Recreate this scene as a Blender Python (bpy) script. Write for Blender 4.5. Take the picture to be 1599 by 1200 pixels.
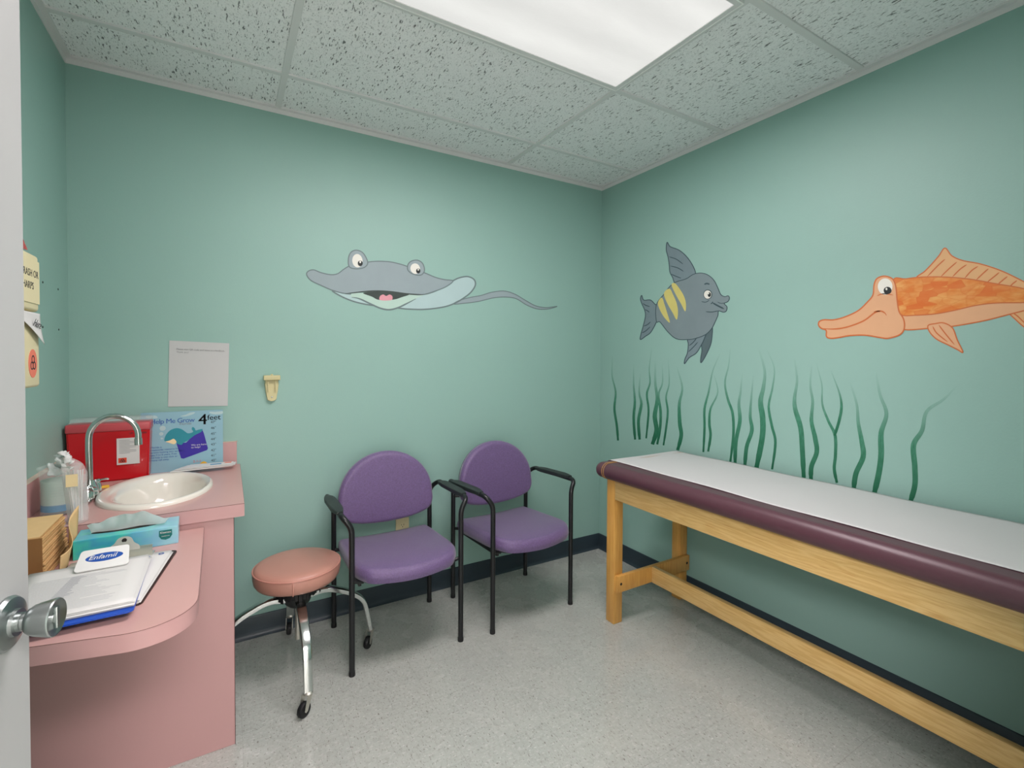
import bpy, bmesh, math, random
from mathutils import Vector, Matrix
from mathutils.geometry import tessellate_polygon
random.seed(7)
for o in list(bpy.data.objects): bpy.data.objects.remove(o)
S = bpy.context.scene
COL = S.collection
PI = math.pi

# ------------------------------------------------------------------ camera
CAM = Vector((-2.1539, -2.4594, 1.2851))
AR = Vector((0.85954417, -0.51103502, 0.00519895))     # camera right
AU = Vector((0.0057013, 0.01976062, 0.99978848))       # camera up
AF = Vector((0.51102967, 0.85933272, -0.01989869))     # camera forward
FPX, PX, PY = 746.19, 800.0, 572.85
cd = bpy.data.cameras.new('camera'); co = bpy.data.objects.new('camera', cd); COL.objects.link(co)
m = Matrix((AR, AU, -AF)).transposed().to_4x4(); m.translation = CAM; co.matrix_world = m
cd.sensor_width = 36; cd.sensor_fit = 'HORIZONTAL'; cd.lens = FPX / 1599 * 36
cd.shift_y = (PY - 600) / 1599; cd.clip_start = 0.02
S.camera = co

def at(ax, val, x, y):
    """point of the plane (axis ax = val) seen at photo pixel x, y"""
    d = AR * ((x - PX) / FPX) - AU * ((y - PY) / FPX) + AF
    t = (val - CAM[ax]) / d[ax]
    return CAM + d * t

# ------------------------------------------------------------------ world, exposure, lights
w = bpy.data.worlds.new('world'); S.world = w; w.use_nodes = True
w.node_tree.nodes['Background'].inputs[0].default_value = (0.8, 0.85, 0.9, 1)
w.node_tree.nodes['Background'].inputs[1].default_value = 0.05
S.view_settings.view_transform = 'Standard'; S.view_settings.look = 'None'
S.view_settings.exposure = 0.0; S.view_settings.gamma = 1; S.view_settings.use_curve_mapping = False

H, W = 2.4187, 2.6815
A1, B1, T = 0.7299, 0.3077, 0.6096
def area(name, loc, sx, sy, power, spread=PI, color=(1, 1, 1), rot=(0, 0, 0)):
    l = bpy.data.lights.new(name, 'AREA'); l.shape = 'RECTANGLE'; l.size = sx; l.size_y = sy
    l.energy = power; l.spread = spread; l.color = color
    o = bpy.data.objects.new(name, l); COL.objects.link(o); o.location = loc; o.rotation_euler = rot
    return o
area('troffer_light', (-A1 - T, -B1 - 1.5 * T, H - 0.02), 1.12, 0.52, 32, math.radians(178), (1, 0.89, 0.915))
area('hall_fill', (-1.8, -3.5, H - 0.03), 1.15, 0.55, 76, PI, (1, 0.888, 0.905))  # unseen lamp added in the hallway as frontal fill through the doorway
area('hall_fill', (-3.7, -3.3, H - 0.03), 1.15, 0.55, 170, PI, (1, 0.888, 0.905))  # second unseen lamp added off to the side, fills the shaded right wall

# ------------------------------------------------------------------ materials
def srgb(r, g, b):
    f = lambda c: (c / 255) / 12.92 if c / 255 <= 0.04045 else ((c / 255 + 0.055) / 1.055) ** 2.4
    return (f(r), f(g), f(b), 1)
def mat(name, col, rough=0.5, metal=0.0, spec=0.5, noise=0, nscale=8, bump=0, bscale=200, alpha=None, trans=0, coat=0, emit=None, estr=0, ior=1.45):
    m = bpy.data.materials.new(name); m.use_nodes = True
    nt = m.node_tree; b = nt.nodes['Principled BSDF']
    b.inputs['Base Color'].default_value = col; b.inputs['Roughness'].default_value = rough
    b.inputs['Metallic'].default_value = metal; b.inputs['Specular IOR Level'].default_value = spec
    b.inputs['Transmission Weight'].default_value = trans; b.inputs['Coat Weight'].default_value = coat
    b.inputs['IOR'].default_value = ior
    if alpha is not None: b.inputs['Alpha'].default_value = alpha
    if emit: b.inputs['Emission Color'].default_value = emit; b.inputs['Emission Strength'].default_value = estr
    tc = nt.nodes.new('ShaderNodeTexCoord')
    if noise:
        n = nt.nodes.new('ShaderNodeTexNoise'); n.inputs['Scale'].default_value = nscale; n.inputs['Detail'].default_value = 4
        nt.links.new(tc.outputs['Object'], n.inputs['Vector'])
        mx = nt.nodes.new('ShaderNodeMix'); mx.data_type = 'RGBA'
        nt.links.new(n.outputs['Fac'], mx.inputs[0])
        mx.inputs[6].default_value = tuple(c * (1 - noise) for c in col[:3]) + (1,)
        mx.inputs[7].default_value = tuple(min(1, c * (1 + noise)) for c in col[:3]) + (1,)
        nt.links.new(mx.outputs[2], b.inputs['Base Color'])
    if bump:
        n2 = nt.nodes.new('ShaderNodeTexNoise'); n2.inputs['Scale'].default_value = bscale; n2.inputs['Detail'].default_value = 3
        nt.links.new(tc.outputs['Object'], n2.inputs['Vector'])
        bp = nt.nodes.new('ShaderNodeBump'); bp.inputs['Strength'].default_value = bump; bp.inputs['Distance'].default_value = 0.002
        nt.links.new(n2.outputs['Fac'], bp.inputs['Height']); nt.links.new(bp.outputs['Normal'], b.inputs['Normal'])
    return m
def nodes(m): return m.node_tree, m.node_tree.nodes['Principled BSDF']
def math_node(nt, op, a, b=None, c=None):
    n = nt.nodes.new('ShaderNodeMath'); n.operation = op
    for i, v in enumerate((a, b, c)):
        if v is None: continue
        if isinstance(v, (int, float)): n.inputs[i].default_value = v
        else: nt.links.new(v, n.inputs[i])
    return n.outputs[0]
def mixc(nt, fac, a, b):
    n = nt.nodes.new('ShaderNodeMix'); n.data_type = 'RGBA'
    for i, v in ((0, fac), (6, a), (7, b)):
        if isinstance(v, (int, float, tuple)): n.inputs[i].default_value = v
        else: nt.links.new(v, n.inputs[i])
    return n.outputs[2]
def noise_tex(nt, vec, scale, detail=2, sc=None):
    if sc:
        mp = nt.nodes.new('ShaderNodeMapping'); mp.inputs['Scale'].default_value = sc; nt.links.new(vec, mp.inputs['Vector']); vec = mp.outputs[0]
    n = nt.nodes.new('ShaderNodeTexNoise'); n.inputs['Scale'].default_value = scale; n.inputs['Detail'].default_value = detail
    nt.links.new(vec, n.inputs['Vector']); return n.outputs['Fac']
def tcoord(nt, k='Object'):
    return nt.nodes.new('ShaderNodeTexCoord').outputs[k]
def rampf(nt, v, lo, hi):
    n = nt.nodes.new('ShaderNodeMapRange'); nt.links.new(v, n.inputs[0])
    n.inputs[1].default_value = lo; n.inputs[2].default_value = hi; return n.outputs[0]

M = {}
M['wall'] = mat('teal_wall_paint', srgb(144, 181, 171), 0.5, noise=0.02, nscale=2.5, bump=0.12, bscale=140)
M['hall'] = mat('hall_paint', srgb(238, 238, 234), 0.6)
M['base'] = mat('black_vinyl', srgb(44, 58, 66), 0.4, noise=0.1, nscale=3)
M['pink'] = mat('pink_laminate', srgb(190, 150, 148), 0.45, noise=0.015, nscale=3)
M['pink_top'] = mat('pink_laminate_top', srgb(194, 154, 148), 0.32, noise=0.015, nscale=6)
M['pink_line'] = mat('laminate_seam', srgb(90, 60, 58), 0.6)
M['white_porc'] = mat('porcelain', srgb(222, 219, 208), 0.12, coat=0.5)
M['chrome'] = mat('chrome', (0.6, 0.62, 0.61, 1), 0.16, 1.0)
M['satin'] = mat('satin_steel', (0.36, 0.39, 0.385, 1), 0.3, 1.0)
M['dull'] = mat('dull_metal', (0.62, 0.61, 0.55, 1), 0.38, 0.9)
M['black'] = mat('black_enamel', srgb(24, 26, 28), 0.35)
M['rubber'] = mat('black_rubber', srgb(22, 23, 25), 0.55)
M['armgreen'] = mat('armrest_plastic', srgb(38, 46, 44), 0.5)
M['purple'] = mat('purple_fabric', srgb(104, 84, 126), 0.34, noise=0.42, nscale=170, bump=0.8, bscale=330)
M['purple'].node_tree.nodes['Principled BSDF'].inputs['Sheen Weight'].default_value = 0.3
M['stool'] = mat('salmon_vinyl', srgb(186, 136, 121), 0.36, noise=0.05, nscale=7, bump=0.1, bscale=160)
M['stoolpipe'] = mat('salmon_piping', srgb(192, 136, 122), 0.4)
M['plum'] = mat('plum_vinyl', srgb(84, 54, 63), 0.34, noise=0.06, nscale=60, bump=0.12, bscale=300)
M['gold'] = mat('gold_stitching', srgb(160, 122, 70), 0.6)
M['paper'] = mat('white_paper', srgb(208, 208, 205), 0.75)
M['tablepaper'] = mat('table_paper', srgb(192, 193, 192), 0.7, bump=0.3, bscale=30)
M['grid'] = mat('ceiling_grid_metal', srgb(222, 222, 221), 0.5)
M['lip'] = mat('lip_highlight_white', srgb(250, 250, 248), 0.3)  # whiter than the frame: edge highlight put into the colour
M['sandtrim'] = mat('pale_trim_strip', srgb(206, 184, 168), 0.5)
M['doorpaint'] = mat('door_paint', srgb(166, 168, 167), 0.45, noise=0.01, nscale=4)
M['cream'] = mat('cream_plastic', srgb(220, 210, 168), 0.45)
M['cream2'] = mat('aged_cream_plastic', srgb(200, 192, 146), 0.45)
M['ink'] = mat('black_ink', srgb(40, 42, 46), 0.7)
M['greyink'] = mat('grey_ink', srgb(120, 122, 124), 0.7)
M['faintink'] = mat('faint_ink', srgb(186, 188, 190), 0.7)
M['redplastic'] = mat('red_translucent_plastic', srgb(188, 20, 30), 0.25, noise=0.15, nscale=5, coat=0.2)
M['redrim'] = mat('pale_red_plastic', srgb(186, 76, 82), 0.3)
M['hazard'] = mat('orange_red_print', srgb(216, 70, 40), 0.6)
M['hazardpale'] = mat('faded_orange_print', srgb(222, 120, 96), 0.6)
M['kraft'] = mat('kraft_paper', srgb(212, 180, 128), 0.85, noise=0.08, nscale=30)
M['blueplastic'] = mat('blue_plastic', srgb(30, 78, 180), 0.3)
M['brownboard'] = mat('dark_hardboard', srgb(52, 34, 32), 0.5)
M['logoblue'] = mat('logo_blue', srgb(28, 76, 156), 0.5)
M['navy'] = mat('indigo_print', srgb(52, 36, 150), 0.5)
M['whale'] = mat('teal_print', srgb(36, 136, 150), 0.5)
M['sand'] = mat('sand_print', srgb(236, 214, 166), 0.5)
M['white'] = mat('white_print', srgb(216, 217, 214), 0.5)
M['poster'] = mat('pale_blue_poster', srgb(136, 178, 192), 0.5, noise=0.03, nscale=12)
M['cloud'] = mat('pale_cloud_print', srgb(172, 198, 200), 0.5)
M['yellow'] = mat('plain_yellow', srgb(226, 176, 60), 0.4)
M['shield'] = mat('dark_teal_print', srgb(14, 108, 104), 0.4)
M['tissue'] = mat('tissue_paper', srgb(236, 242, 240), 0.8)
_nt = M['tissue'].node_tree; _tr = _nt.nodes.new('ShaderNodeBsdfTranslucent'); _tr.inputs[0].default_value = srgb(240, 244, 242)
_mx = _nt.nodes.new('ShaderNodeMixShader'); _mx.inputs[0].default_value = 0.5
_nt.links.new(_nt.nodes['Principled BSDF'].outputs[0], _mx.inputs[1]); _nt.links.new(_tr.outputs[0], _mx.inputs[2])
_nt.links.new(_mx.outputs[0], _nt.nodes['Material Output'].inputs[0])
M['brownend'] = mat('dark_card_end', srgb(140, 98, 54), 0.8, noise=0.1, nscale=12)
M['clear'] = mat('clear_plastic', (0.8, 0.86, 0.84, 1), 0.08, spec=0.5, alpha=0.16)
M['film'] = mat('plastic_film', (0.8, 0.8, 0.78, 1), 0.18, alpha=0.24)
M['bluelabel'] = mat('blue_label', srgb(70, 140, 180), 0.5)
M['labelgreen'] = mat('pale_green_label', srgb(186, 208, 196), 0.5)
M['hole'] = mat('dark_hole', srgb(36, 32, 28), 0.8)

def make_wood():
    m = mat('pale_wood', srgb(222, 180, 108), 0.38, coat=0.15); nt, b = nodes(m)
    tc = tcoord(nt)
    mp = nt.nodes.new('ShaderNodeMapping'); nt.links.new(tc, mp.inputs['Vector']); mp.inputs['Scale'].default_value = (6, 1.0, 14)
    n = noise_tex(nt, mp.outputs[0], 1.6, 5)
    w = nt.nodes.new('ShaderNodeMath'); w.operation = 'MULTIPLY'; nt.links.new(n, w.inputs[0]); w.inputs[1].default_value = 60
    sn = math_node(nt, 'SINE', w.outputs[0])
    f = rampf(nt, sn, -1, 1)
    fine = noise_tex(nt, tc, 12, 4, (14, 1.2, 30))
    c = mixc(nt, f, srgb(220, 186, 122), srgb(208, 170, 104))
    c = mixc(nt, rampf(nt, fine, 0.55, 0.75), c, srgb(194, 148, 86))
    nt.links.new(c, b.inputs['Base Color']); return m
M['wood'] = make_wood()
def make_woodv():
    m = mat('amber_wood', srgb(212, 160, 84), 0.4, coat=0.15); nt, b = nodes(m)
    fine = noise_tex(nt, tcoord(nt), 10, 4, (10, 10, 0.8))
    c = mixc(nt, rampf(nt, fine, 0.35, 0.7), srgb(216, 166, 88), srgb(200, 146, 72))
    nt.links.new(c, b.inputs['Base Color']); return m
M['woodv'] = make_woodv()

def make_floor():
    m = mat('vinyl_tile', srgb(170, 172, 165), 0.3, coat=0.25)
    m.node_tree.nodes['Principled BSDF'].inputs['Coat Roughness'].default_value = 0.12; nt, b = nodes(m)
    tc = tcoord(nt)
    c = mixc(nt, rampf(nt, noise_tex(nt, tc, 5, 4), 0.3, 0.7), srgb(171, 176, 170), srgb(179, 183, 176))
    c = mixc(nt, math_node(nt, 'MULTIPLY', rampf(nt, noise_tex(nt, tc, 50, 5, (2.0, 1.0, 1)), 0.50, 0.68), 0.5), c, srgb(156, 157, 150))
    c = mixc(nt, math_node(nt, 'MULTIPLY', rampf(nt, noise_tex(nt, tc, 52, 4, (1, 2.0, 1)), 0.56, 0.68), 0.75), c, srgb(190, 191, 187))
    c = mixc(nt, math_node(nt, 'MULTIPLY', rampf(nt, noise_tex(nt, tc, 78, 2, (2.4, 1.0, 1)), 0.615, 0.70), 0.75), c, srgb(108, 104, 94))
    c = mixc(nt, math_node(nt, 'MULTIPLY', rampf(nt, noise_tex(nt, tc, 84, 2, (1.0, 2.2, 1)), 0.63, 0.70), 0.8), c, srgb(206, 207, 203))
    sx = nt.nodes.new('ShaderNodeSeparateXYZ'); nt.links.new(tc, sx.inputs[0])
    def seam(o, off):
        v = math_node(nt, 'FRACT', math_node(nt, 'DIVIDE', math_node(nt, 'ADD', o, off + 30.48), 0.3048))
        return math_node(nt, 'LESS_THAN', math_node(nt, 'ABSOLUTE', math_node(nt, 'SUBTRACT', v, 0.5)), 0.0028)
    g = math_node(nt, 'MAXIMUM', seam(sx.outputs[0], 2.119 + 0.1524), seam(sx.outputs[1], 1.406 + 0.1524))
    c = mixc(nt, math_node(nt, 'MULTIPLY', g, 0.28), c, srgb(120, 118, 112))
    nt.links.new(c, b.inputs['Base Color'])
    r = rampf(nt, noise_tex(nt, tc, 7, 3), 0.2, 0.8); nt.links.new(math_node(nt, 'MULTIPLY_ADD', r, 0.14, 0.20), b.inputs['Roughness'])
    return m
M['floor'] = make_floor()

def make_tile():
    m = mat('fissured_ceiling_tile', srgb(205, 208, 206), 0.85); nt, b = nodes(m)
    tc = tcoord(nt)
    f1 = noise_tex(nt, tc, 62, 2, (2.6, 0.62, 1)); f2 = noise_tex(nt, tc, 150, 2, (2.0, 0.7, 1))
    mask = rampf(nt, noise_tex(nt, tc, 14, 2), 0.32, 0.5)
    a = math_node(nt, 'MULTIPLY', rampf(nt, f1, 0.625, 0.66), mask)
    d = rampf(nt, f2, 0.60, 0.68)
    c = mixc(nt, rampf(nt, noise_tex(nt, tc, 190, 2), 0.3, 0.7), srgb(250, 250, 250), srgb(240, 241, 241))
    c = mixc(nt, math_node(nt, 'MULTIPLY', d, 0.5), c, srgb(150, 151, 152))
    c = mixc(nt, a, c, srgb(128, 129, 130))
    nt.links.new(c, b.inputs['Base Color'])
    bp = nt.nodes.new('ShaderNodeBump'); bp.inputs['Strength'].default_value = 0.5; bp.inputs['Distance'].default_value = 0.004; bp.invert = True
    nt.links.new(math_node(nt, 'ADD', a, d), bp.inputs['Height']); nt.links.new(bp.outputs[0], b.inputs['Normal'])
    return m
M['tile'] = make_tile()

def make_diffuser():
    m = mat('prismatic_diffuser', srgb(235, 235, 228), 0.35); nt, b = nodes(m)
    tc = tcoord(nt)
    sx = nt.nodes.new('ShaderNodeSeparateXYZ'); nt.links.new(tc, sx.inputs[0])
    # three tubes behind the lens, running along x
    yy = math_node(nt, 'ADD', sx.outputs[1], B1 + 1.5 * T)
    v = math_node(nt, 'COSINE', math_node(nt, 'MULTIPLY', yy, 2 * PI / 0.19))
    tube = math_node(nt, 'MULTIPLY_ADD', v, 0.04, 0.0)
    wav = noise_tex(nt, tc, 2.2, 3, (1, 3, 1))
    st = math_node(nt, 'ADD', math_node(nt, 'ADD', tube, 0.68), math_node(nt, 'MULTIPLY', wav, 0.22))
    b.inputs['Base Color'].default_value = (0.03, 0.03, 0.03, 1)
    b.inputs['Emission Color'].default_value = (1, 0.99, 0.955, 1)
    nt.links.new(st, b.inputs['Emission Strength'])
    vor = nt.nodes.new('ShaderNodeTexVoronoi'); vor.inputs['Scale'].default_value = 90; nt.links.new(tc, vor.inputs['Vector'])
    bp = nt.nodes.new('ShaderNodeBump'); bp.inputs['Strength'].default_value = 0.4; nt.links.new(vor.outputs['Distance'], bp.inputs['Height']); nt.links.new(bp.outputs[0], b.inputs['Normal'])
    return m
M['diff'] = make_diffuser()

def paint(name, col, var=0.06, scale=14, rough=0.55):
    if name not in M: M[name] = mat(name, col, rough, noise=var, nscale=scale, bump=0.1, bscale=140)
    return M[name]
def make_scales():
    m = mat('orange_scales_paint', srgb(226, 138, 50), 0.5); nt, b = nodes(m)
    tc = tcoord(nt)
    c = mixc(nt, rampf(nt, noise_tex(nt, tc, 16, 3, (1, 1, 2.6)), 0.35, 0.62), srgb(222, 160, 88), srgb(214, 124, 48))
    vor = nt.nodes.new('ShaderNodeTexVoronoi'); vor.inputs['Scale'].default_value = 26; vor.feature = 'DISTANCE_TO_EDGE'
    mp = nt.nodes.new('ShaderNodeMapping'); mp.inputs['Scale'].default_value = (1, 1, 1.9); nt.links.new(tc, mp.inputs[0]); nt.links.new(mp.outputs[0], vor.inputs['Vector'])
    e = rampf(nt, vor.outputs['Distance'], 0.09, 0.0)
    c = mixc(nt, math_node(nt, 'MULTIPLY', e, 0.45), c, srgb(206, 118, 44))
    vc = nt.nodes.new('ShaderNodeTexVoronoi'); vc.inputs['Scale'].default_value = 26; nt.links.new(mp.outputs[0], vc.inputs['Vector'])
    sp = nt.nodes.new('ShaderNodeSeparateColor'); nt.links.new(vc.outputs['Color'], sp.inputs[0])
    c = mixc(nt, math_node(nt, 'MULTIPLY', rampf(nt, sp.outputs[0], 0.6, 0.85), 0.75), c, srgb(208, 98, 28))
    nt.links.new(c, b.inputs['Base Color']); return m
M['scales'] = make_scales()
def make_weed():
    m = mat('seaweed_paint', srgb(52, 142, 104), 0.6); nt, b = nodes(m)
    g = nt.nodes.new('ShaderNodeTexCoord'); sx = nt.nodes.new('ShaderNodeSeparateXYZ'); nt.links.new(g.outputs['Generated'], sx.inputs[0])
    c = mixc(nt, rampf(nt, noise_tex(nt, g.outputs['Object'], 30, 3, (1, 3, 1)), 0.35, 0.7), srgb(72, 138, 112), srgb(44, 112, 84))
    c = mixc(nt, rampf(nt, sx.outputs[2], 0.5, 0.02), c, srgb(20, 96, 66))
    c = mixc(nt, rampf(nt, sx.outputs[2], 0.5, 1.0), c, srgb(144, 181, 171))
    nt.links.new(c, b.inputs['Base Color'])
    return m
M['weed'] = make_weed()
def make_tissuebox():
    m = mat('teal_watercolour_card', srgb(60, 180, 176), 0.3, coat=0.3); nt, b = nodes(m)
    tc = tcoord(nt)
    sx = nt.nodes.new('ShaderNodeSeparateXYZ'); nt.links.new(tc, sx.inputs[0])
    c = mixc(nt, rampf(nt, noise_tex(nt, tc, 22, 2), 0.35, 0.65), srgb(70, 196, 176), srgb(60, 160, 190))
    c = mixc(nt, rampf(nt, sx.outputs[0], -0.02, 0.16), c, srgb(166, 206, 222))
    nt.links.new(c, b.inputs['Base Color']); return m
M['tbox'] = make_tissuebox()
def make_towel():
    m = mat('stacked_kraft_edges', srgb(196, 158, 104), 0.85); nt, b = nodes(m)
    tc = tcoord(nt)
    n = noise_tex(nt, tc, 6, 3, (0.4, 0.4, 55))
    c = mixc(nt, rampf(nt, n, 0.35, 0.65), srgb(212, 176, 122), srgb(186, 146, 92))
    nt.links.new(c, b.inputs['Base Color']); return m
M['towel'] = make_towel()

# ------------------------------------------------------------------ object helpers
def setp(o, label=None, cat=None, group=None, kind=None):
    for k, v in (('label', label), ('category', cat), ('group', group), ('kind', kind)):
        if v: o[k] = v
    return o
def thing(name, label, cat, loc=(0, 0, 0), rz=0.0, group=None):
    o = bpy.data.objects.new(name, None); COL.objects.link(o); o.location = loc; o.rotation_euler = (0, 0, rz)
    o.empty_display_size = 0.05
    return setp(o, label, cat, group)
class B:
    def __init__(s): s.bm = bmesh.new()
    def _add(s, bm2, mtx=None):
        if mtx is not None: bm2.transform(mtx)
        me = bpy.data.meshes.new('t'); bm2.to_mesh(me); bm2.free(); s.bm.from_mesh(me); bpy.data.meshes.remove(me); return s
    def box(s, x0, x1, y0, y1, z0, z1, bev=0, seg=2, mtx=None):
        b = bmesh.new(); bmesh.ops.create_cube(b, size=1)
        for v in b.verts: v.co = Vector(((x0 + x1) / 2 + v.co.x * (x1 - x0), (y0 + y1) / 2 + v.co.y * (y1 - y0), (z0 + z1) / 2 + v.co.z * (z1 - z0)))
        if bev: bmesh.ops.bevel(b, geom=list(b.edges), offset=bev, segments=seg, affect='EDGES', profile=0.5)
        return s._add(b, mtx)
    def tube(s, pts, r, seg=12, flat=None, cap=True):
        """round tube along pts; r number or list; flat=(w,h,upvector) makes a rounded flat bar"""
        pts = [Vector(p) for p in pts]; n = len(pts); rings = []
        prev = None
        for i, p in enumerate(pts):
            t = (pts[min(i + 1, n - 1)] - pts[max(i - 1, 0)]).normalized()
            if prev is None:
                up = Vector(flat[2]) if flat else (Vector((0, 0, 1)) if abs(t.z) < 0.9 else Vector((0, 1, 0)))
                a = t.cross(up).normalized()
            else:
                a = (prev - t * prev.dot(t)).normalized()
            prev = a; bb = a.cross(t).normalized()
            rr = r[i] if isinstance(r, (list, tuple)) else r
            ring = []
            for k in range(seg):
                th = 2 * PI * k / seg; c, sn = math.cos(th), math.sin(th)
                if flat:
                    e = 0.35; cx = math.copysign(abs(c) ** e, c) * flat[0]; sy = math.copysign(abs(sn) ** e, sn) * flat[1]
                    ring.append(s.bm.verts.new(p + a * cx * rr + bb * sy * rr))
                else: ring.append(s.bm.verts.new(p + a * c * rr + bb * sn * rr))
            rings.append(ring)
        for i in range(n - 1):
            for k in range(seg):
                s.bm.faces.new((rings[i][k], rings[i][(k + 1) % seg], rings[i + 1][(k + 1) % seg], rings[i + 1][k]))
        if cap:
            s.bm.faces.new(list(reversed(rings[0]))); s.bm.faces.new(rings[-1])
        return s
    def lathe(s, prof, c=(0, 0, 0), axis='z', seg=32, sx=1, sy=1, closed=False):
        """prof: list of (radius, height)"""
        c = Vector(c); rings = []
        def mp(x, y, z):
            return {'z': Vector((x, y, z)), 'x': Vector((z, x, y)), 'y': Vector((x, z, y))}[axis] + c
        for r, h in prof:
            rings.append([s.bm.verts.new(mp(max(r, 1e-5) * math.cos(2 * PI * k / seg) * sx, max(r, 1e-5) * math.sin(2 * PI * k / seg) * sy, h)) for k in range(seg)])
        for i in range(len(rings) - 1):
            for k in range(seg):
                s.bm.faces.new((rings[i][k], rings[i][(k + 1) % seg], rings[i + 1][(k + 1) % seg], rings[i + 1][k]))
        if closed:
            for k in range(seg): s.bm.faces.new((rings[-1][k], rings[-1][(k + 1) % seg], rings[0][(k + 1) % seg], rings[0][k]))
        else:
            s.bm.faces.new(list(reversed(rings[0]))); s.bm.faces.new(rings[-1])
        return s
    def prism(s, poly, f0, f1):
        """poly: list of 2D points, f0/f1 map (u,v) to the bottom / top 3D point"""
        a = [s.bm.verts.new(f0(*p)) for p in poly]; b = [s.bm.verts.new(f1(*p)) for p in poly]; n = len(poly)
        tris = tessellate_polygon([[Vector((p[0], p[1], 0)) for p in poly]])
        for t in tris:
            try: s.bm.faces.new((a[t[0]], a[t[1]], a[t[2]])); s.bm.faces.new((b[t[2]], b[t[1]], b[t[0]]))
            except ValueError: pass
        for i in range(n): s.bm.faces.new((a[i], b[i], b[(i + 1) % n], a[(i + 1) % n]))
        return s
    def grid(s, f, nu, nv, closed_u=False):
        vs = [[s.bm.verts.new(f(i / (nu - (0 if closed_u else 1)), j / (nv - 1))) for j in range(nv)] for i in range(nu)]
        for i in range(nu if closed_u else nu - 1):
            for j in range(nv - 1):
                i2 = (i + 1) % nu
                s.bm.faces.new((vs[i][j], vs[i2][j], vs[i2][j + 1], vs[i][j + 1]))
        return s
    def sphere(s, c, rx, ry, rz, seg=16):
        b = bmesh.new(); bmesh.ops.create_uvsphere(b, u_segments=seg, v_segments=seg // 2 + 2, radius=1)
        for v in b.verts: v.co = Vector((c[0] + v.co.x * rx, c[1] + v.co.y * ry, c[2] + v.co.z * rz))
        return s._add(b)
    def obj(s, name, m, parent=None, smooth=True, angle=35, solid=0, label=None):
        bmesh.ops.remove_doubles(s.bm, verts=s.bm.verts, dist=1e-6)
        bmesh.ops.recalc_face_normals(s.bm, faces=s.bm.faces)
        if smooth:
            for f in s.bm.faces: f.smooth = True
            lim = math.radians(angle)
            for e in s.bm.edges:
                if len(e.link_faces) == 2 and e.calc_face_angle(0) > lim: e.smooth = False
        me = bpy.data.meshes.new(name); s.bm.to_mesh(me); s.bm.free()
        o = bpy.data.objects.new(name, me); COL.objects.link(o); me.materials.append(M[m] if isinstance(m, str) else m)
        if parent: o.parent = parent
        if solid:
            md = o.modifiers.new('solid', 'SOLIDIFY'); md.thickness = solid; md.offset = 0
        if label: o['label'] = label
        return o
def fillet(pts, r, n=6):
    pts = [Vector(p) for p in pts]; rr = r if isinstance(r, (list, tuple)) else [r] * len(pts); out = [pts[0]]
    for i in range(1, len(pts) - 1):
        a, p, b = pts[i - 1], pts[i], pts[i + 1]; d1 = (a - p).normalized(); d2 = (b - p).normalized()
        q = min(rr[i], (a - p).length * 0.49, (b - p).length * 0.49)
        p1, p2 = p + d1 * q, p + d2 * q
        for k in range(n + 1):
            t = k / n; out.append(p1 * (1 - t) ** 2 + p * 2 * t * (1 - t) + p2 * t * t)
    out.append(pts[-1]); return out
def catmull(pts, closed=True, n=6):
    m = len(pts); out = []
    rng = range(m) if closed else range(m - 1)
    for i in rng:
        if closed: p = [pts[(i + k) % m] for k in (-1, 0, 1, 2)]
        else: p = [pts[max(i - 1, 0)], pts[i], pts[i + 1], pts[min(i + 2, m - 1)]]
        for k in range(n):
            t = k / n
            out.append(tuple(0.5 * (2 * p[1][j] + (p[2][j] - p[0][j]) * t + (2 * p[0][j] - 5 * p[1][j] + 4 * p[2][j] - p[3][j]) * t * t + (-p[0][j] + 3 * p[1][j] - 3 * p[2][j] + p[3][j]) * t ** 3) for j in range(len(pts[0]))))
    if not closed: out.append(tuple(pts[-1]))
    return out
def textobj(txt, size, origin, right, up, m, parent, name='printed_text', align='LEFT', depth=0.0002, shear=0, spacing=1, label=None):
    cu = bpy.data.curves.new('txt', 'FONT'); cu.body = txt; cu.size = size; cu.align_x = align; cu.shear = shear
    cu.space_character = spacing; cu.extrude = depth; cu.resolution_u = 3
    t = bpy.data.objects.new('txt', cu); COL.objects.link(t)
    me = bpy.data.meshes.new_from_object(t.evaluated_get(bpy.context.evaluated_depsgraph_get()))
    bpy.data.objects.remove(t); bpy.data.curves.remove(cu)
    right = Vector(right).normalized(); up = Vector(up).normalized(); nn = right.cross(up)
    mt = Matrix((right, up, nn)).transposed().to_4x4(); mt.translation = Vector(origin)
    me.transform(mt); me.materials.clear(); me.materials.append(M[m]); me.name = name
    o = bpy.data.objects.new(name, me); COL.objects.link(o)
    if parent: o.parent = parent
    if label: o['label'] = label
    return o
def struct(name, bld, m, parent=None, **k):
    o = bld.obj(name, m, parent, **k)
    if not parent: o['kind'] = 'structure'
    return o

# ------------------------------------------------------------------ room shell
YF = -2.44      # inner face of the front wall, with the doorway the camera stands in
struct('floor', B().box(-5.2, 0.12, -4.3, 0.12, -0.1, 0), 'floor', smooth=False)
struct('wall_back', B().box(-W - 0.12, 0.12, 0, 0.12, 0, H), 'wall', smooth=False)
struct('wall_right', B().box(0, 0.12, YF, 0, 0, H), 'wall', smooth=False)
struct('wall_left', B().box(-W - 0.12, -W, YF, 0, 0, H), 'wall', smooth=False)
DA = math.radians(12)
DX0, DX1, DH = -2.572, -1.66, 2.06
struct('wall_front', B().box(-W - 0.12, DX0 - 0.006, YF - 0.12, YF, 0, H).box(DX1, 0.12, YF - 0.12, YF, 0, H).box(DX0 - 0.012, DX1, YF - 0.12, YF, DH, H), 'wall', smooth=False)
struct('wall_hall', B().box(-5.2, 0.12, -4.42, -4.3, 0, H), 'hall', smooth=False)
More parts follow.
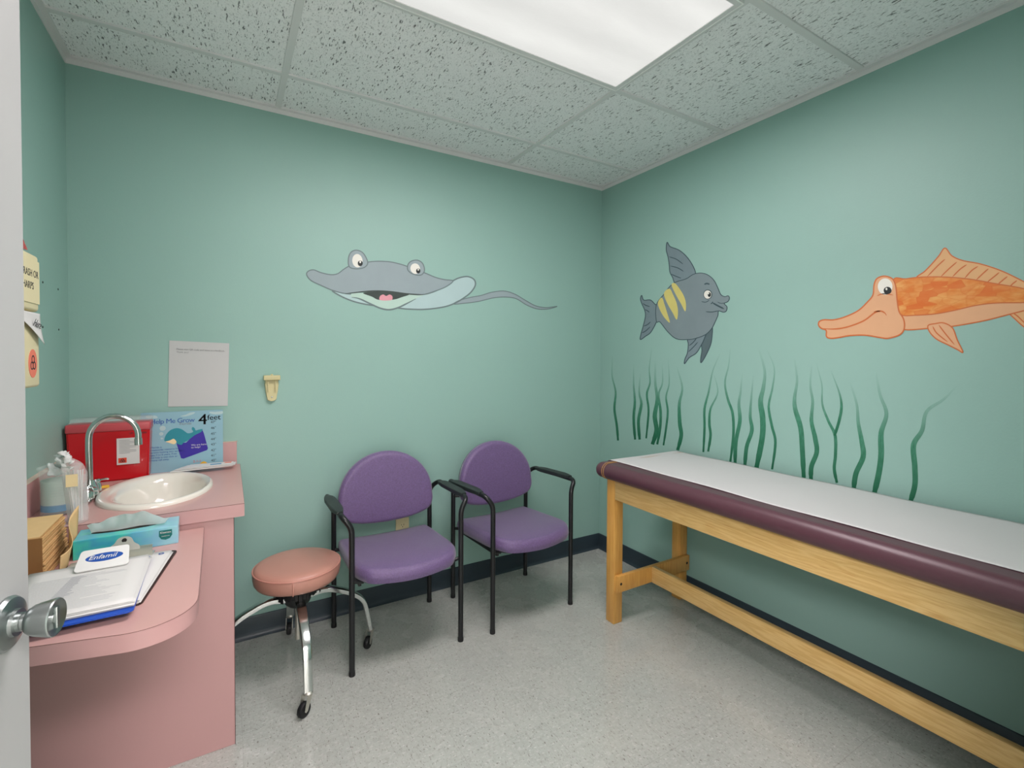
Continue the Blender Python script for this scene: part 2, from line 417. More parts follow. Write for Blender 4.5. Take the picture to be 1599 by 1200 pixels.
struct('wall_hall_side', B().box(-5.32, -5.2, -4.42, YF - 0.12, 0, H).box(-5.2, -W - 0.12, YF - 0.12, YF, 0, H).box(0.12, 0.24, -4.42, YF - 0.12, 0, H), 'hall', smooth=False)
ceil = struct('ceiling', B().box(-5.2, 0.12, -4.42, 0.12, H + 0.006, H + 0.1), 'tile', smooth=False)
# exposed T grid, wall angle
g = B(); gw = 0.0125
xs = [-A1, -A1 - 2 * T]; ys = [-B1 - k * T for k in range(4)]
for x in xs: g.box(x - gw, x + gw, YF, 0, H, H + 0.0075, 0.0008, 1)
for y in ys: g.box(-W, 0, y - gw, y + gw, H - 0.0002, H + 0.0073, 0.0008, 1)
g.box(-W, -W + 0.022, YF, 0, H - 0.001, H + 0.007).box(-0.022, 0, YF, 0, H - 0.001, H + 0.007).box(-W, 0, -0.022, 0, H - 0.0012, H + 0.0068).box(-W, 0, YF, YF + 0.022, H - 0.0012, H + 0.0068)
g.box(-W, -W + 0.003, YF, 0, H - 0.02, H).box(-0.003, 0, YF, 0, H - 0.02, H).box(-W, 0, -0.003, 0, H - 0.02, H)
struct('trim_1', g, 'grid', smooth=False)

# coved vinyl baseboards
def baseboard(name, p0, p1, nrm):
    p0, p1, nrm = Vector(p0), Vector(p1), Vector(nrm); b = B()
    prof = [(0, 0.0), (0.019, 0.0), (0.0185, 0.002), (0.012, 0.0065), (0.0075, 0.016), (0.006, 0.03), (0.006, 0.092), (0.0045, 0.0955), (0, 0.097)]
    a = [b.bm.verts.new(p0 + nrm * u + Vector((0, 0, z))) for u, z in prof]; c = [b.bm.verts.new(p1 + nrm * u + Vector((0, 0, z))) for u, z in prof]
    for i in range(len(prof) - 1): b.bm.faces.new((a[i], a[i + 1], c[i + 1], c[i]))
    b.bm.faces.new(a); b.bm.faces.new(c); b.bm.faces.new((a[0], a[-1], c[-1], c[0]))
    struct(name, b, 'base')
baseboard('baseboard_back', (-W, 0, 0), (0, 0, 0), (0, -1, 0))
baseboard('baseboard_right', (0, 0, 0), (0, YF, 0), (-1, 0, 0))
baseboard('baseboard_left', (-W, 0, 0), (-W, YF, 0), (1, 0, 0))
baseboard('baseboard_front', (DX1 + 0.06, YF, 0), (0, YF, 0), (0, 1, 0))
# door frame and open door leaf
struct('trim_2', B().box(DX0 - 0.055, DX0 - 0.012, YF, YF + 0.012, 0, DH + 0.05, 0.002).box(DX1, DX1 + 0.05, YF, YF + 0.012, 0, DH + 0.05, 0.002).box(DX0 - 0.055, DX1 + 0.05, YF + 0.0002, YF + 0.0122, DH, DH + 0.05, 0.002), 'doorpaint')
dr = thing('door_1', None, None, (DX0, YF + 0.016, 0)); dr['kind'] = 'structure'
# leaf: visible face at x = DX0, free edge toward +y
kc = at(0, -2.40, 8, 975); ky, kz = (kc.y - (YF + 0.016)) / math.cos(DA), kc.z
dr.rotation_euler = (0, 0, -DA)
B().box(-0.044, 0, 0.004, ky + 0.048, 0.008, 2.04, 0.0015, 1).obj('door_leaf', 'doorpaint', dr)
B().lathe([(0.0, 0.0), (0.033, 0.0), (0.0335, 0.003), (0.031, 0.007), (0.024, 0.009), (0.017, 0.010), (0.0165, 0.014), (0.0, 0.014)], (0, ky, kz), 'x', 40).obj('rosette', 'satin', dr)
KP = [(0, 0.012), (0.0115, 0.012), (0.0115, 0.018), (0.0105, 0.0185), (0.0105, 0.0215), (0.015, 0.024), (0.0185, 0.029), (0.0207, 0.036), (0.0222, 0.043), (0.0236, 0.049), (0.0238, 0.0515), (0.0228, 0.0528), (0.021, 0.0525), (0.018, 0.0508), (0.0, 0.0495)]
kn = B().lathe(KP, (0, ky, kz), 'x', 48).obj('door_knob', 'satin', dr)
B().box(0.0495, 0.0545, ky - 0.003, ky + 0.003, kz - 0.014, kz + 0.014, 0.0013).lathe([(0, 0.047), (0.008, 0.047), (0.007, 0.0515), (0, 0.0515)], (0, ky, kz), 'x', 24).obj('turn_button', 'satin', kn)

# ceiling light
fx0, fx1, fy0, fy1 = -A1 - 2 * T + gw, -A1 - gw, -B1 - 2 * T + gw, -B1 - T - gw
lt = thing('ceiling_light', 'long recessed fluorescent ceiling light with white prismatic lens, in the tile grid', 'ceiling light', ((fx0 + fx1) / 2, (fy0 + fy1) / 2, H - 0.008))
lx, ly = (fx1 - fx0) / 2, (fy1 - fy0) / 2
fr = B()
def ringbox(b, ox, oy, t, z0, z1):
    q = []
    for (hx, hy) in ((ox, oy), (ox - t, oy - t)):
        for z in (z0, z1): q.append([b.bm.verts.new((sx_ * hx, sy_ * hy, z)) for sx_, sy_ in ((1, 1), (-1, 1), (-1, -1), (1, -1))])
    for i in range(4):
        j = (i + 1) % 4
        for (m_, n_) in ((0, 1), (1, 3), (3, 2), (2, 0)): b.bm.faces.new((q[m_][i], q[m_][j], q[n_][j], q[n_][i]))
ringbox(fr, lx - 0.001, ly - 0.001, 0.021, -0.003, 0.0075)
fr.obj('frame', 'grid', lt)
lp = B(); ringbox(lp, lx - 0.0012, ly - 0.0012, 0.0035, -0.0045, -0.0031); lp.obj('frame_highlight_lip', 'lip', lt, smooth=False)
dfo = B().box(-lx + 0.018, lx - 0.018, -ly + 0.018, ly - 0.018, 0.0, 0.003).obj('diffuser', 'diff', lt, smooth=False)
dfo.location = (0, 0, 0)
# let the lens texture count from the room origin
for n_ in M['diff'].node_tree.nodes:
    if n_.type == 'MATH' and n_.operation == 'ADD' and abs(n_.inputs[1].default_value - (B1 + 1.5 * T)) < 1e-6: n_.inputs[1].default_value = 0.0

# ------------------------------------------------------------------ murals (flat paint on the walls)
class Mural:
    """wall-painted figure: shapes given in the coordinates of a traced region"""
    def __init__(s, root, ax, x0, y0, k):
        s.root, s.ax, s.x0, s.y0, s.k = root, ax, x0, y0, k
        s.lev = 0
    def P(s, u, v, d):
        p = at(s.ax, 0.0, s.x0 + u * s.k, s.y0 + v * s.k)
        p[s.ax] = -0.0002 - d; return p - s.root.location
    def fill(s, pts, m, name, lev, smooth=True, n=6, parent=None):
        poly = catmull(pts, True, n) if smooth else pts
        return B().prism(poly, lambda u, v: s.P(u, v, 0.0), lambda u, v: s.P(u, v, 0.00016 * lev)).obj(name, m, parent or s.root, smooth=False)
    def strokes(s, lst, m, name, lev, closed=False, parent=None):
        for it in lst:
            b = B(); s._ribbon(b, it[0], it[1], lev, closed); o = b.obj(it[2] if len(it) > 2 else name, m, parent or s.root, smooth=False)
        return o
    def _ribbon(s, b, pts, wd, lev, closed):
        c = catmull(pts, closed, 6)
        n = len(c)
        L, Rr = [], []
        for i, p in enumerate(c):
            a = c[(i - 1) % n] if closed else c[max(i - 1, 0)]; q = c[(i + 1) % n] if closed else c[min(i + 1, n - 1)]
            dx, dy = q[0] - a[0], q[1] - a[1]; l = math.hypot(dx, dy) or 1
            t = i / (n - 1)
            if callable(wd): ww = wd(t)
            elif closed: ww = wd
            else: ww = wd * min(1, 0.25 + 4 * min(t, 1 - t))
            L.append((p[0] - dy / l * ww / 2, p[1] + dx / l * ww / 2)); Rr.append((p[0] + dy / l * ww / 2, p[1] - dx / l * ww / 2))
        d1 = 0.00016 * lev; d0 = 0.0
        rows = []
        for l_, r_ in zip(L, Rr):
            rows.append([b.bm.verts.new(s.P(*l_, d0)), b.bm.verts.new(s.P(*l_, d1)), b.bm.verts.new(s.P(*r_, d1)), b.bm.verts.new(s.P(*r_, d0))])
        rng = range(n) if closed else range(n - 1)
        for i in rng:
            j = (i + 1) % n
            for k in range(4): b.bm.faces.new((rows[i][k], rows[i][(k + 1) % 4], rows[j][(k + 1) % 4], rows[j][k]))
        if not closed: b.bm.faces.new(rows[0]); b.bm.faces.new(rows[-1])
def ell(cx, cy, rx, ry, rot=0, n=16):
    return [(cx + rx * math.cos(t) * math.cos(rot) - ry * math.sin(t) * math.sin(rot), cy + rx * math.cos(t) * math.sin(rot) + ry * math.sin(t) * math.cos(rot)) for t in [2 * PI * i / n for i in range(n)]]
paint('ray_grey', srgb(144, 160, 164), 0.06, 10); paint('ray_edge', srgb(104, 122, 122)); paint('ray_belly', srgb(170, 196, 196), 0.05, 9)
paint('mouth_dark', srgb(54, 66, 62)); paint('tongue_pink', srgb(214, 150, 160)); paint('eye_white', srgb(226, 226, 216), 0.02)
paint('fish_grey', srgb(122, 138, 142), 0.08, 12); paint('fish_edge', srgb(56, 78, 84)); paint('fish_yellow', srgb(206, 196, 116), 0.1)
paint('orange_edge', srgb(196, 106, 56)); paint('orange_skin', srgb(216, 166, 126), 0.05); paint('orange_fin', srgb(216, 168, 118), 0.08)
paint('ray_lip', srgb(176, 204, 192), 0.04)
paint('fish_fin', srgb(116, 134, 140), 0.1, 20); paint('fish_fin_dark', srgb(86, 104, 108), 0.1, 20)
paint('pupil_black', srgb(28, 36, 36))

c0 = at(1, 0, 640, 440)
r = thing('painted_stingray', 'grey smiling stingray with raised eyes and long thin tail painted on the back wall', 'mural', (c0.x, 0, c0.z))
mu = Mural(r, 1, 460, 370, 440 / 1599)
tail = [(905, 382), (935, 362), (1000, 344), (1060, 333), (1120, 315), (1190, 308), (1250, 325), (1310, 360), (1370, 392), (1430, 402), (1492, 395), (1440, 410), (1380, 410), (1320, 388), (1260, 352), (1200, 342), (1130, 347), (1040, 368), (960, 378)]
o = mu.fill(tail, 'ray_grey', 'tail', 1); mu.strokes([(tail, 5)], 'ray_edge', 'outline', 2, True, o)
bf = [(215, 305), (290, 322), (420, 330), (560, 335), (730, 328), (830, 295), (900, 250), (940, 232), (985, 226), (1020, 243), (1027, 275), (1000, 317), (950, 355), (900, 382), (840, 400), (740, 412), (640, 410), (570, 402), (500, 395), (420, 386), (340, 368), (270, 340)]
o = mu.fill(bf, 'ray_belly', 'belly', 2); mu.strokes([(bf, 8)], 'ray_edge', 'outline', 3, True, o)
body = [(70, 215), (80, 195), (110, 188), (150, 203), (205, 215), (245, 210), (280, 185), (315, 165), (370, 152), (415, 144), (470, 139), (540, 142), (600, 155), (645, 170), (700, 192), (740, 205), (800, 230), (850, 243), (900, 250), (870, 278), (820, 301), (730, 328), (650, 325), (540, 311), (440, 308), (340, 318), (290, 322), (220, 305), (150, 275), (95, 248)]
o = mu.fill(body, 'ray_grey', 'body', 4); mu.strokes([(body, 6)], 'ray_edge', 'outline', 5, True, o)
lip = [(330, 320), (400, 322), (470, 340), (520, 350), (570, 345), (640, 328), (735, 328), (690, 350), (640, 378), (590, 402), (540, 413), (490, 406), (430, 380), (370, 352), (325, 343)]
o = mu.fill(lip, 'ray_lip', 'lip', 4)
mu.strokes([([(325, 343), (370, 352), (430, 380), (490, 406), (540, 414), (590, 402), (640, 378), (690, 352)], 9)], 'ray_edge', 'outline', 5, parent=o)
o = mu.fill([(390, 320), (440, 312), (540, 312), (650, 325), (610, 343), (560, 357), (480, 358), (440, 340)], 'mouth_dark', 'mouth', 6)
mu.fill([(482, 352), (488, 335), (505, 328), (521, 336), (540, 328), (556, 338), (553, 358), (520, 362), (490, 360)], 'tongue_pink', 'tongue', 7, parent=o)
mu.strokes([([(290, 322), (440, 308), (540, 311), (650, 325), (735, 328)], 7)], 'mouth_dark', 'outline', 7, parent=o)
for lid, w_, pu, hl in (([(312, 170), (307, 125), (320, 90), (350, 76), (385, 88), (408, 120), (416, 152), (395, 175), (350, 182)], ell(358, 136, 29, 38, -0.1), ell(374, 151, 14, 16), ell(374, 143, 5, 7)),
                        ([(645, 190), (645, 158), (665, 138), (698, 133), (725, 148), (737, 175), (736, 200), (715, 218), (675, 212)], ell(686, 181, 27, 30, -0.3), ell(703, 194, 12, 14), ell(703, 187, 4, 6))):
    o = mu.fill(lid, 'ray_grey', 'eye', 6); mu.strokes([(lid, 6)], 'ray_edge', 'outline', 7, True, o)
    mu.fill(w_, 'eye_white', 'eye_white', 8, parent=o); mu.fill(pu, 'pupil_black', 'pupil', 9, parent=o); mu.fill(hl, 'eye_white', 'highlight', 10, parent=o)

c0 = at(0, 0, 1070, 480)
r = thing('painted_fish', 'round grey fish with three yellow stripes painted on the right wall', 'mural', (0, c0.y, c0.z))
mu = Mural(r, 0, 980, 360, 180 / 939)
def finp(pts, m, lines, name, lev, edge='fish_edge', ew=7):
    o = mu.fill(pts, m, name, lev, n=4); mu.strokes([(pts, ew)], edge, 'outline', lev + 1, True, o)
    if lines: mu.strokes([(l, ew) for l in lines], edge, 'fin_ray', lev + 2, parent=o)
    return o
finp([(325, 97), (350, 132), (420, 160), (480, 210), (530, 280), (557, 350), (540, 400), (490, 440), (430, 445), (390, 435), (370, 385), (348, 340), (342, 280), (332, 215), (318, 160)], 'fish_fin', [[(340, 215), (400, 235), (455, 275)], [(350, 290), (410, 305), (460, 335)], [(355, 355), (400, 375), (440, 390)]], 'dorsal_fin', 1)
finp([(118, 530), (135, 568), (190, 568), (232, 605), (270, 600), (270, 730), (240, 745), (222, 780), (188, 835), (150, 862), (107, 890), (112, 845), (130, 780), (148, 700), (142, 650), (120, 600), (108, 560)], 'fish_fin', [[(128, 595), (150, 610), (185, 622)], [(145, 645), (165, 655), (180, 668)], [(135, 780), (165, 768), (190, 745)], [(120, 835), (150, 820), (188, 785)]], 'tail_fin', 1)
finp([(495, 885), (560, 860), (640, 830), (625, 890), (600, 940), (562, 1000), (505, 1038), (467, 1087), (470, 1050), (490, 1000), (498, 930)], 'fish_fin', [[(505, 940), (540, 910), (570, 870)], [(498, 990), (540, 950), (575, 910)]], 'belly_fin', 3)
finp([(640, 830), (690, 790), (692, 850), (680, 930), (640, 1020), (603, 1078), (598, 1050), (608, 980), (605, 920), (620, 860)], 'fish_fin_dark', [], 'belly_fin', 1)
fb = [(238, 608), (300, 520), (350, 455), (400, 420), (480, 395), (540, 358), (600, 348), (655, 362), (705, 405), (738, 468), (762, 522), (795, 540), (822, 533), (833, 553), (820, 580), (790, 596), (812, 622), (808, 655), (785, 667), (745, 657), (738, 695), (712, 755), (688, 800), (640, 848), (560, 880), (490, 890), (400, 883), (330, 825), (268, 747), (238, 740)]
o = mu.fill(fb, 'fish_grey', 'body', 5, n=5); mu.strokes([(fb, 6)], 'fish_edge', 'outline', 6, True, o)
mu.strokes([([(695, 590), (740, 615), (790, 640)], 12), ([(640, 662), (690, 665), (745, 655)], 7, 'chin_line'), ([(680, 600), (692, 592), (698, 580)], 7, 'mouth_corner'), ([(735, 583), (765, 595), (800, 590)], 5, 'lip_line'), ([(628, 440), (650, 433), (672, 440)], 12, 'eyebrow'), ([(605, 580), (640, 585), (670, 568)], 6, 'cheek_line')], 'fish_edge', 'mouth', 7, parent=o)
for st in ([(250, 592), (275, 550), (290, 558), (300, 590), (322, 660), (348, 752), (305, 712), (268, 650)], [(300, 512), (345, 475), (372, 520), (402, 590), (414, 660), (404, 728), (370, 670), (325, 590)], [(362, 445), (388, 430), (430, 480), (464, 540), (479, 600), (473, 660), (440, 600), (395, 520)]):
    mu.fill(st, 'fish_yellow', 'stripe', 7, n=4)
o = mu.fill(ell(657, 522, 36, 40), 'fish_edge', 'eye', 7); mu.fill(ell(656, 523, 30, 34), 'eye_white', 'eye_white', 8, parent=o); mu.fill(ell(670, 524, 13, 19), 'pupil_black', 'pupil', 9, parent=o); mu.fill(ell(664, 515, 5, 6), 'eye_white', 'highlight', 10, parent=o)

c0 = at(0, 0, 1480, 480)
r = thing('painted_fish', 'orange long-snouted fish with scaly back and spiny fin painted on the right wall', 'mural', (0, c0.y, c0.z))
mu = Mural(r, 0, 1260, 370, 339 / 1599)
OE = 'orange_edge'
finp([(815, 305), (870, 255), (925, 198), (975, 140), (1020, 83), (1070, 140), (1150, 175), (1280, 200), (1420, 245), (1540, 300), (1650, 360), (1740, 430), (1600, 400), (1400, 360), (1200, 325), (1000, 310)], 'orange_fin',
     [[(1020, 165), (970, 210), (890, 292)], [(1108, 185), (1050, 235), (990, 293)], [(1180, 205), (1130, 240), (1075, 295)], [(1262, 218), (1215, 250), (1165, 305)], [(1340, 235), (1300, 270), (1250, 318)], [(1420, 262), (1380, 295), (1330, 335)], [(1480, 292), (1445, 320), (1410, 350)], [(1550, 322), (1520, 345), (1500, 365)]], 'dorsal_fin', 1, OE, 9)
finp([(1560, 470), (1640, 480), (1760, 430), (1900, 330), (1930, 380), (1880, 480), (1930, 600), (1900, 640), (1760, 540), (1640, 520)], 'orange_fin', [], 'tail_fin', 1, OE, 9)
finp([(1485, 550), (1560, 535), (1640, 560), (1690, 640), (1700, 720), (1640, 690), (1590, 655), (1540, 610)], 'orange_fin', [[(1520, 560), (1560, 590), (1610, 640)]], 'anal_fin', 1, OE, 9)
be = [(690, 560), (800, 570), (950, 560), (1100, 535), (1250, 500), (1400, 480), (1560, 475), (1740, 470), (1700, 520), (1599, 545), (1480, 575), (1300, 620), (1060, 662), (900, 675), (730, 685), (700, 650)]
o = mu.fill(be, 'orange_skin', 'belly', 3); mu.strokes([(be, 9)], OE, 'outline', 4, True, o)
finp([(895, 655), (950, 640), (1010, 635), (1075, 672), (1110, 760), (1152, 850), (1110, 830), (1040, 795), (960, 755), (910, 705)], 'orange_skin', [[(930, 660), (960, 710), (1040, 775)], [(975, 650), (1020, 710), (1090, 795)]], 'belly_fin', 5, OE, 9)
sc = [(640, 318), (730, 310), (830, 298), (1000, 296), (1200, 312), (1400, 347), (1599, 382), (1740, 430), (1740, 475), (1599, 485), (1400, 488), (1250, 505), (1100, 540), (950, 568), (800, 578), (700, 575), (660, 500)]
o = mu.fill(sc, 'scales', 'scaly_back', 5); mu.strokes([(sc, 8)], OE, 'outline', 6, True, o)
hd = [(90, 652), (95, 625), (130, 612), (200, 612), (280, 592), (380, 545), (450, 480), (490, 428), (498, 355), (520, 308), (575, 290), (630, 308), (652, 345), (662, 400), (668, 470), (682, 550), (710, 595), (722, 640), (715, 690), (680, 725), (600, 748), (540, 742), (430, 725), (320, 728), (240, 742), (180, 748), (148, 735), (145, 690), (110, 675)]
o = mu.fill(hd, 'orange_skin', 'head', 7, n=5); mu.strokes([(hd, 10)], OE, 'outline', 8, True, o)
mu.strokes([([(105, 675), (200, 680), (300, 665), (420, 620), (500, 562), (545, 548), (575, 560), (590, 580)], 11), ([(495, 555), (520, 548), (545, 548)], 8, 'cheek_line'), ([(520, 435), (570, 420), (640, 430)], 7, 'eyelid_line')], OE, 'mouth', 9, parent=o)
o = mu.fill(ell(580, 367, 54, 60), 'eye_white', 'eye', 9); mu.fill(ell(598, 396, 29, 27), 'pupil_black', 'pupil', 10, parent=o); mu.fill(ell(590, 385, 7, 9), 'eye_white', 'highlight', 11, parent=o)

WEEDS = [
 ([(72, 70), (70, 150), (85, 220), (80, 290), (90, 360), (95, 422)], 8), ([(160, 100), (160, 190), (165, 260), (160, 330), (166, 418)], 9),
 ([(188, 140), (183, 220), (192, 270), (180, 340), (185, 418)], 10), ([(237, 30), (225, 120), (228, 180), (215, 230), (222, 300), (212, 413)], 7),
 ([(250, 90), (250, 180), (258, 250), (248, 320), (255, 380), (238, 438)], 15), ([(278, 100), (280, 180), (264, 230), (272, 300), (270, 370), (258, 438)], 9),
 ([(303, 80), (308, 180), (295, 240), (302, 300), (295, 370), (284, 442)], 7), ([(338, 110), (362, 200), (350, 270), (352, 350), (358, 400), (343, 462)], 13),
 ([(520, 60), (490, 130), (472, 220), (455, 290), (455, 370), (450, 470)], 8), ([(492, 140), (510, 220), (480, 290), (475, 350), (480, 400), (470, 468)], 9),
 ([(562, 40), (555, 110), (540, 180), (552, 250), (572, 310), (575, 400), (562, 512)], 9), ([(612, 140), (605, 220), (598, 270), (602, 340), (585, 430), (582, 532)], 13),
 ([(658, 150), (650, 240), (645, 320), (652, 380), (630, 450), (622, 540)], 13), ([(680, 40), (705, 130), (700, 200), (688, 260), (697, 330), (695, 410), (668, 550)], 19),
 ([(712, 40), (745, 120), (738, 200), (722, 280), (735, 360), (750, 430), (736, 542)], 9), ([(828, 80), (840, 170), (830, 240), (832, 290), (855, 370), (862, 460), (868, 578)], 17),
 ([(900, 110), (895, 190), (905, 260), (900, 340), (915, 410), (922, 470), (900, 530), (898, 585)], 16), ([(920, 100), (943, 190), (945, 270), (970, 340), (998, 400), (1000, 480), (995, 540), (1006, 598)], 11),
 ([(980, 130), (1015, 220), (1025, 280), (1015, 340), (996, 402)], 10), ([(1060, 180), (1088, 270), (1095, 350), (1110, 430), (1115, 490), (1085, 560), (1075, 632)], 18),
 ([(1168, 140), (1185, 230), (1212, 310), (1190, 390), (1190, 480), (1180, 560), (1158, 655)], 20), ([(1505, 195), (1450, 250), (1380, 300), (1360, 380), (1325, 440), (1330, 530), (1330, 610), (1308, 688)], 19)]
ORD = ['first', 'second', 'third', 'fourth', 'fifth', 'sixth', 'seventh', 'eighth', 'ninth', 'tenth', 'eleventh', 'twelfth', 'thirteenth', 'fourteenth', 'fifteenth', 'sixteenth', 'seventeenth', 'eighteenth', 'nineteenth', 'twentieth', 'twenty-first', 'twenty-second']
class Q: pass
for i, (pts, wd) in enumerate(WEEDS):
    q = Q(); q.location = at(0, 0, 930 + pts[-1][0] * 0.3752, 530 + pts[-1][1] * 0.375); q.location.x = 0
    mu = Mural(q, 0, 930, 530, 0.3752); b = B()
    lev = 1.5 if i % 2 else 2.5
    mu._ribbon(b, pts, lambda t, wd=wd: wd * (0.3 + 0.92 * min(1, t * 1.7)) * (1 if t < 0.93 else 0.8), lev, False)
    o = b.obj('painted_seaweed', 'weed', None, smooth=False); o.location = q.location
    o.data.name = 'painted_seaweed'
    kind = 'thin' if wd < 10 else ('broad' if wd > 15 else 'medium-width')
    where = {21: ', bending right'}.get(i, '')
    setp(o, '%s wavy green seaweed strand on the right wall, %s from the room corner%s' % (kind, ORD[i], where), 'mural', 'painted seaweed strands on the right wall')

# ------------------------------------------------------------------ exam bench
bx0, bx1 = -0.567, -0.046
by0 = -0.704
byE = -2.34
bn = thing('exam_table', 'long wooden exam table with plum vinyl pad along the right wall', 'exam table', ((bx0 + bx1) / 2, (by0 + byE) / 2, 0))
bc = bn.location.copy()
def bbox(name, m, x0, x1, y0, y1, z0, z1, bev=0.002, parent=None, label=None):
    return B().box(x0 - bc.x, x1 - bc.x, y0 - bc.y, y1 - bc.y, z0, z1, bev, 2).obj(name, m, parent or bn, label=label)
LG = 0.055
for x in (bx0, bx1 - LG):
    for y in (by0 - LG, byE): bbox('leg', 'woodv', x, x + LG, y, y + LG, 0, 0.700, 0.003)
bbox('apron', 'wood', bx0, bx0 + 0.022, byE + LG, by0 - LG, 0.605, 0.6995, 0.0015)
bbox('apron', 'wood', bx1 - 0.022, bx1, byE + LG, by0 - LG, 0.605, 0.6995, 0.0015)
bbox('apron', 'woodv', bx0 + LG, bx1 - LG, by0 - 0.028, by0 - 0.006, 0.605, 0.6995, 0.0015)
bbox('apron', 'woodv', bx0 + LG, bx1 - LG, byE + 0.006, byE + 0.028, 0.605, 0.6995, 0.0015)
for y0, y1, s_ in ((by0 - LG - 0.021, by0 - LG, -1), (byE + LG, byE + LG + 0.021, 1)):
    cr = bbox('cross_rail', 'woodv', bx0 + 0.006, bx1 - 0.006, y0, y1, 0.160, 0.238, 0.0015)
    for x in (bx0 + 0.026, bx1 - 0.026):
        yy = y0 if s_ < 0 else y1
        B().lathe([(0.0, -0.0012), (0.0065, -0.0012), (0.0065, 0.0012), (0.0, 0.0012)], (x - bc.x, yy - bc.y, 0.2), 'y', 16).obj('bolt_hole', 'hole', cr)
bbox('stretcher', 'wood', -0.335, -0.310, byE + LG + 0.021, by0 - LG - 0.021, 0.160, 0.238, 0.0015)
# pad
px0, px1, py0, py1 = -0.612, -0.018, -2.425, -0.652
pad = B().box(px0 - bc.x, px1 - bc.x, py0 - bc.y, py1 - bc.y, 0.7, 0.775, 0.036, 8).obj('vinyl_pad', 'plum', bn, angle=80)
for yb in (-0.715, -0.727):
    b = B(); prof = []
    hx, hz, rr = (px1 - px0) / 2, 0.0375, 0.036
    for (cx, cz, a0) in ((px1 - rr, 0.7375 + hz - rr, 0), (px0 + rr, 0.7375 + hz - rr, PI / 2), (px0 + rr, 0.7375 - hz + rr, PI), (px1 - rr, 0.7375 - hz + rr, 1.5 * PI)):
        for k in range(7):
            a = a0 + PI / 2 * k / 6; prof.append((cx + (rr + 0.0006) * math.cos(a), cz + (rr + 0.0006) * math.sin(a)))
    prof.append(prof[0])
    pts = [(x - bc.x, yb - bc.y, z) for x, z in prof]
    b.tube(pts, 0.0018, 6, cap=False).obj('stitching', 'gold', pad, label='gold stitching band')
# disposable paper
def padpaper(u, v):
    y = py1 + 0.004 + (py0 - 0.004 - py1 - 0.004) * v
    xl = -0.528 + 0.004 * math.sin(9 * v) - (0.03 if v < 0.001 else 0); xr = -0.045
    x = xl + (xr - xl) * u
    z = 0.7772 + 0.0012 * math.sin(23 * v + 3 * u) * math.sin(7 * u + 1)
    e = py1 - 0.03
    if y > e: z -= 0.0 + (36 * (y - e) ** 2) * 0.5
    z += 0.0
    return Vector((x, y, z))
pp = B().grid(padpaper, 24, 160).obj('exam_table_paper', 'tablepaper', None, solid=0.0006)
setp(pp, 'white disposable paper sheet rolled out over the plum exam table pad', 'paper')

# ------------------------------------------------------------------ purple chairs
def outline_seat():
    # seat: local x across, y depth (front is -y)
    pts = [(-0.195, 0.205), (0, 0.215), (0.195, 0.205), (0.222, 0.165), (0.228, 0.0), (0.226, -0.14), (0.205, -0.215), (0.15, -0.262), (0.0, -0.285), (-0.15, -0.262), (-0.205, -0.215), (-0.226, -0.14), (-0.228, 0.0), (-0.222, 0.165)]
    return catmull(pts, True, 6)
def cushion(outl, prof, center, mp, crown=0.0, rings=5):
    """outl 2D outline, prof list of (inset, height) from bottom to top; the top is crowned"""
    b = B(); cx, cy = center; rows = []
    for ins, h in prof:
        row = []
        for (x, y) in outl:
            dx, dy = x - cx, y - cy; l = math.hypot(dx, dy); k = (l - ins) / l
            row.append(b.bm.verts.new(mp(cx + dx * k, cy + dy * k, h)))
        rows.append(row)
    ins, h = prof[-1]
    for q in range(1, rings):
        t = q / rings; row = []
        for (x, y) in outl:
            dx, dy = x - cx, y - cy; l = math.hypot(dx, dy); k = (l - ins) / l * (1 - t)
            row.append(b.bm.verts.new(mp(cx + dx * k, cy + dy * k, h + crown * (1 - (1 - t) ** 2))))
        rows.append(row)
    n = len(outl)
    for i in range(len(rows) - 1):
        for k in range(n): b.bm.faces.new((rows[i][k], rows[i][(k + 1) % n], rows[i + 1][(k + 1) % n], rows[i + 1][k]))
    top = b.bm.verts.new(mp(cx, cy, h + crown))
    for k in range(n): b.bm.faces.new((rows[-1][k], rows[-1][(k + 1) % n], top))
    b.bm.faces.new(list(reversed(rows[0])))
    return b
def round_prof(th, r, n=6, ins0=0.006):
    p = [(ins0 + 0.02, 0.0), (ins0, 0.002)]
    for k in range(n + 1):
        a = PI / 2 * k / n; p.append((r * (1 - math.cos(a)), th - r + r * math.sin(a)))
    return p
HW = 0.238; FR = -0.203; BK = 0.197
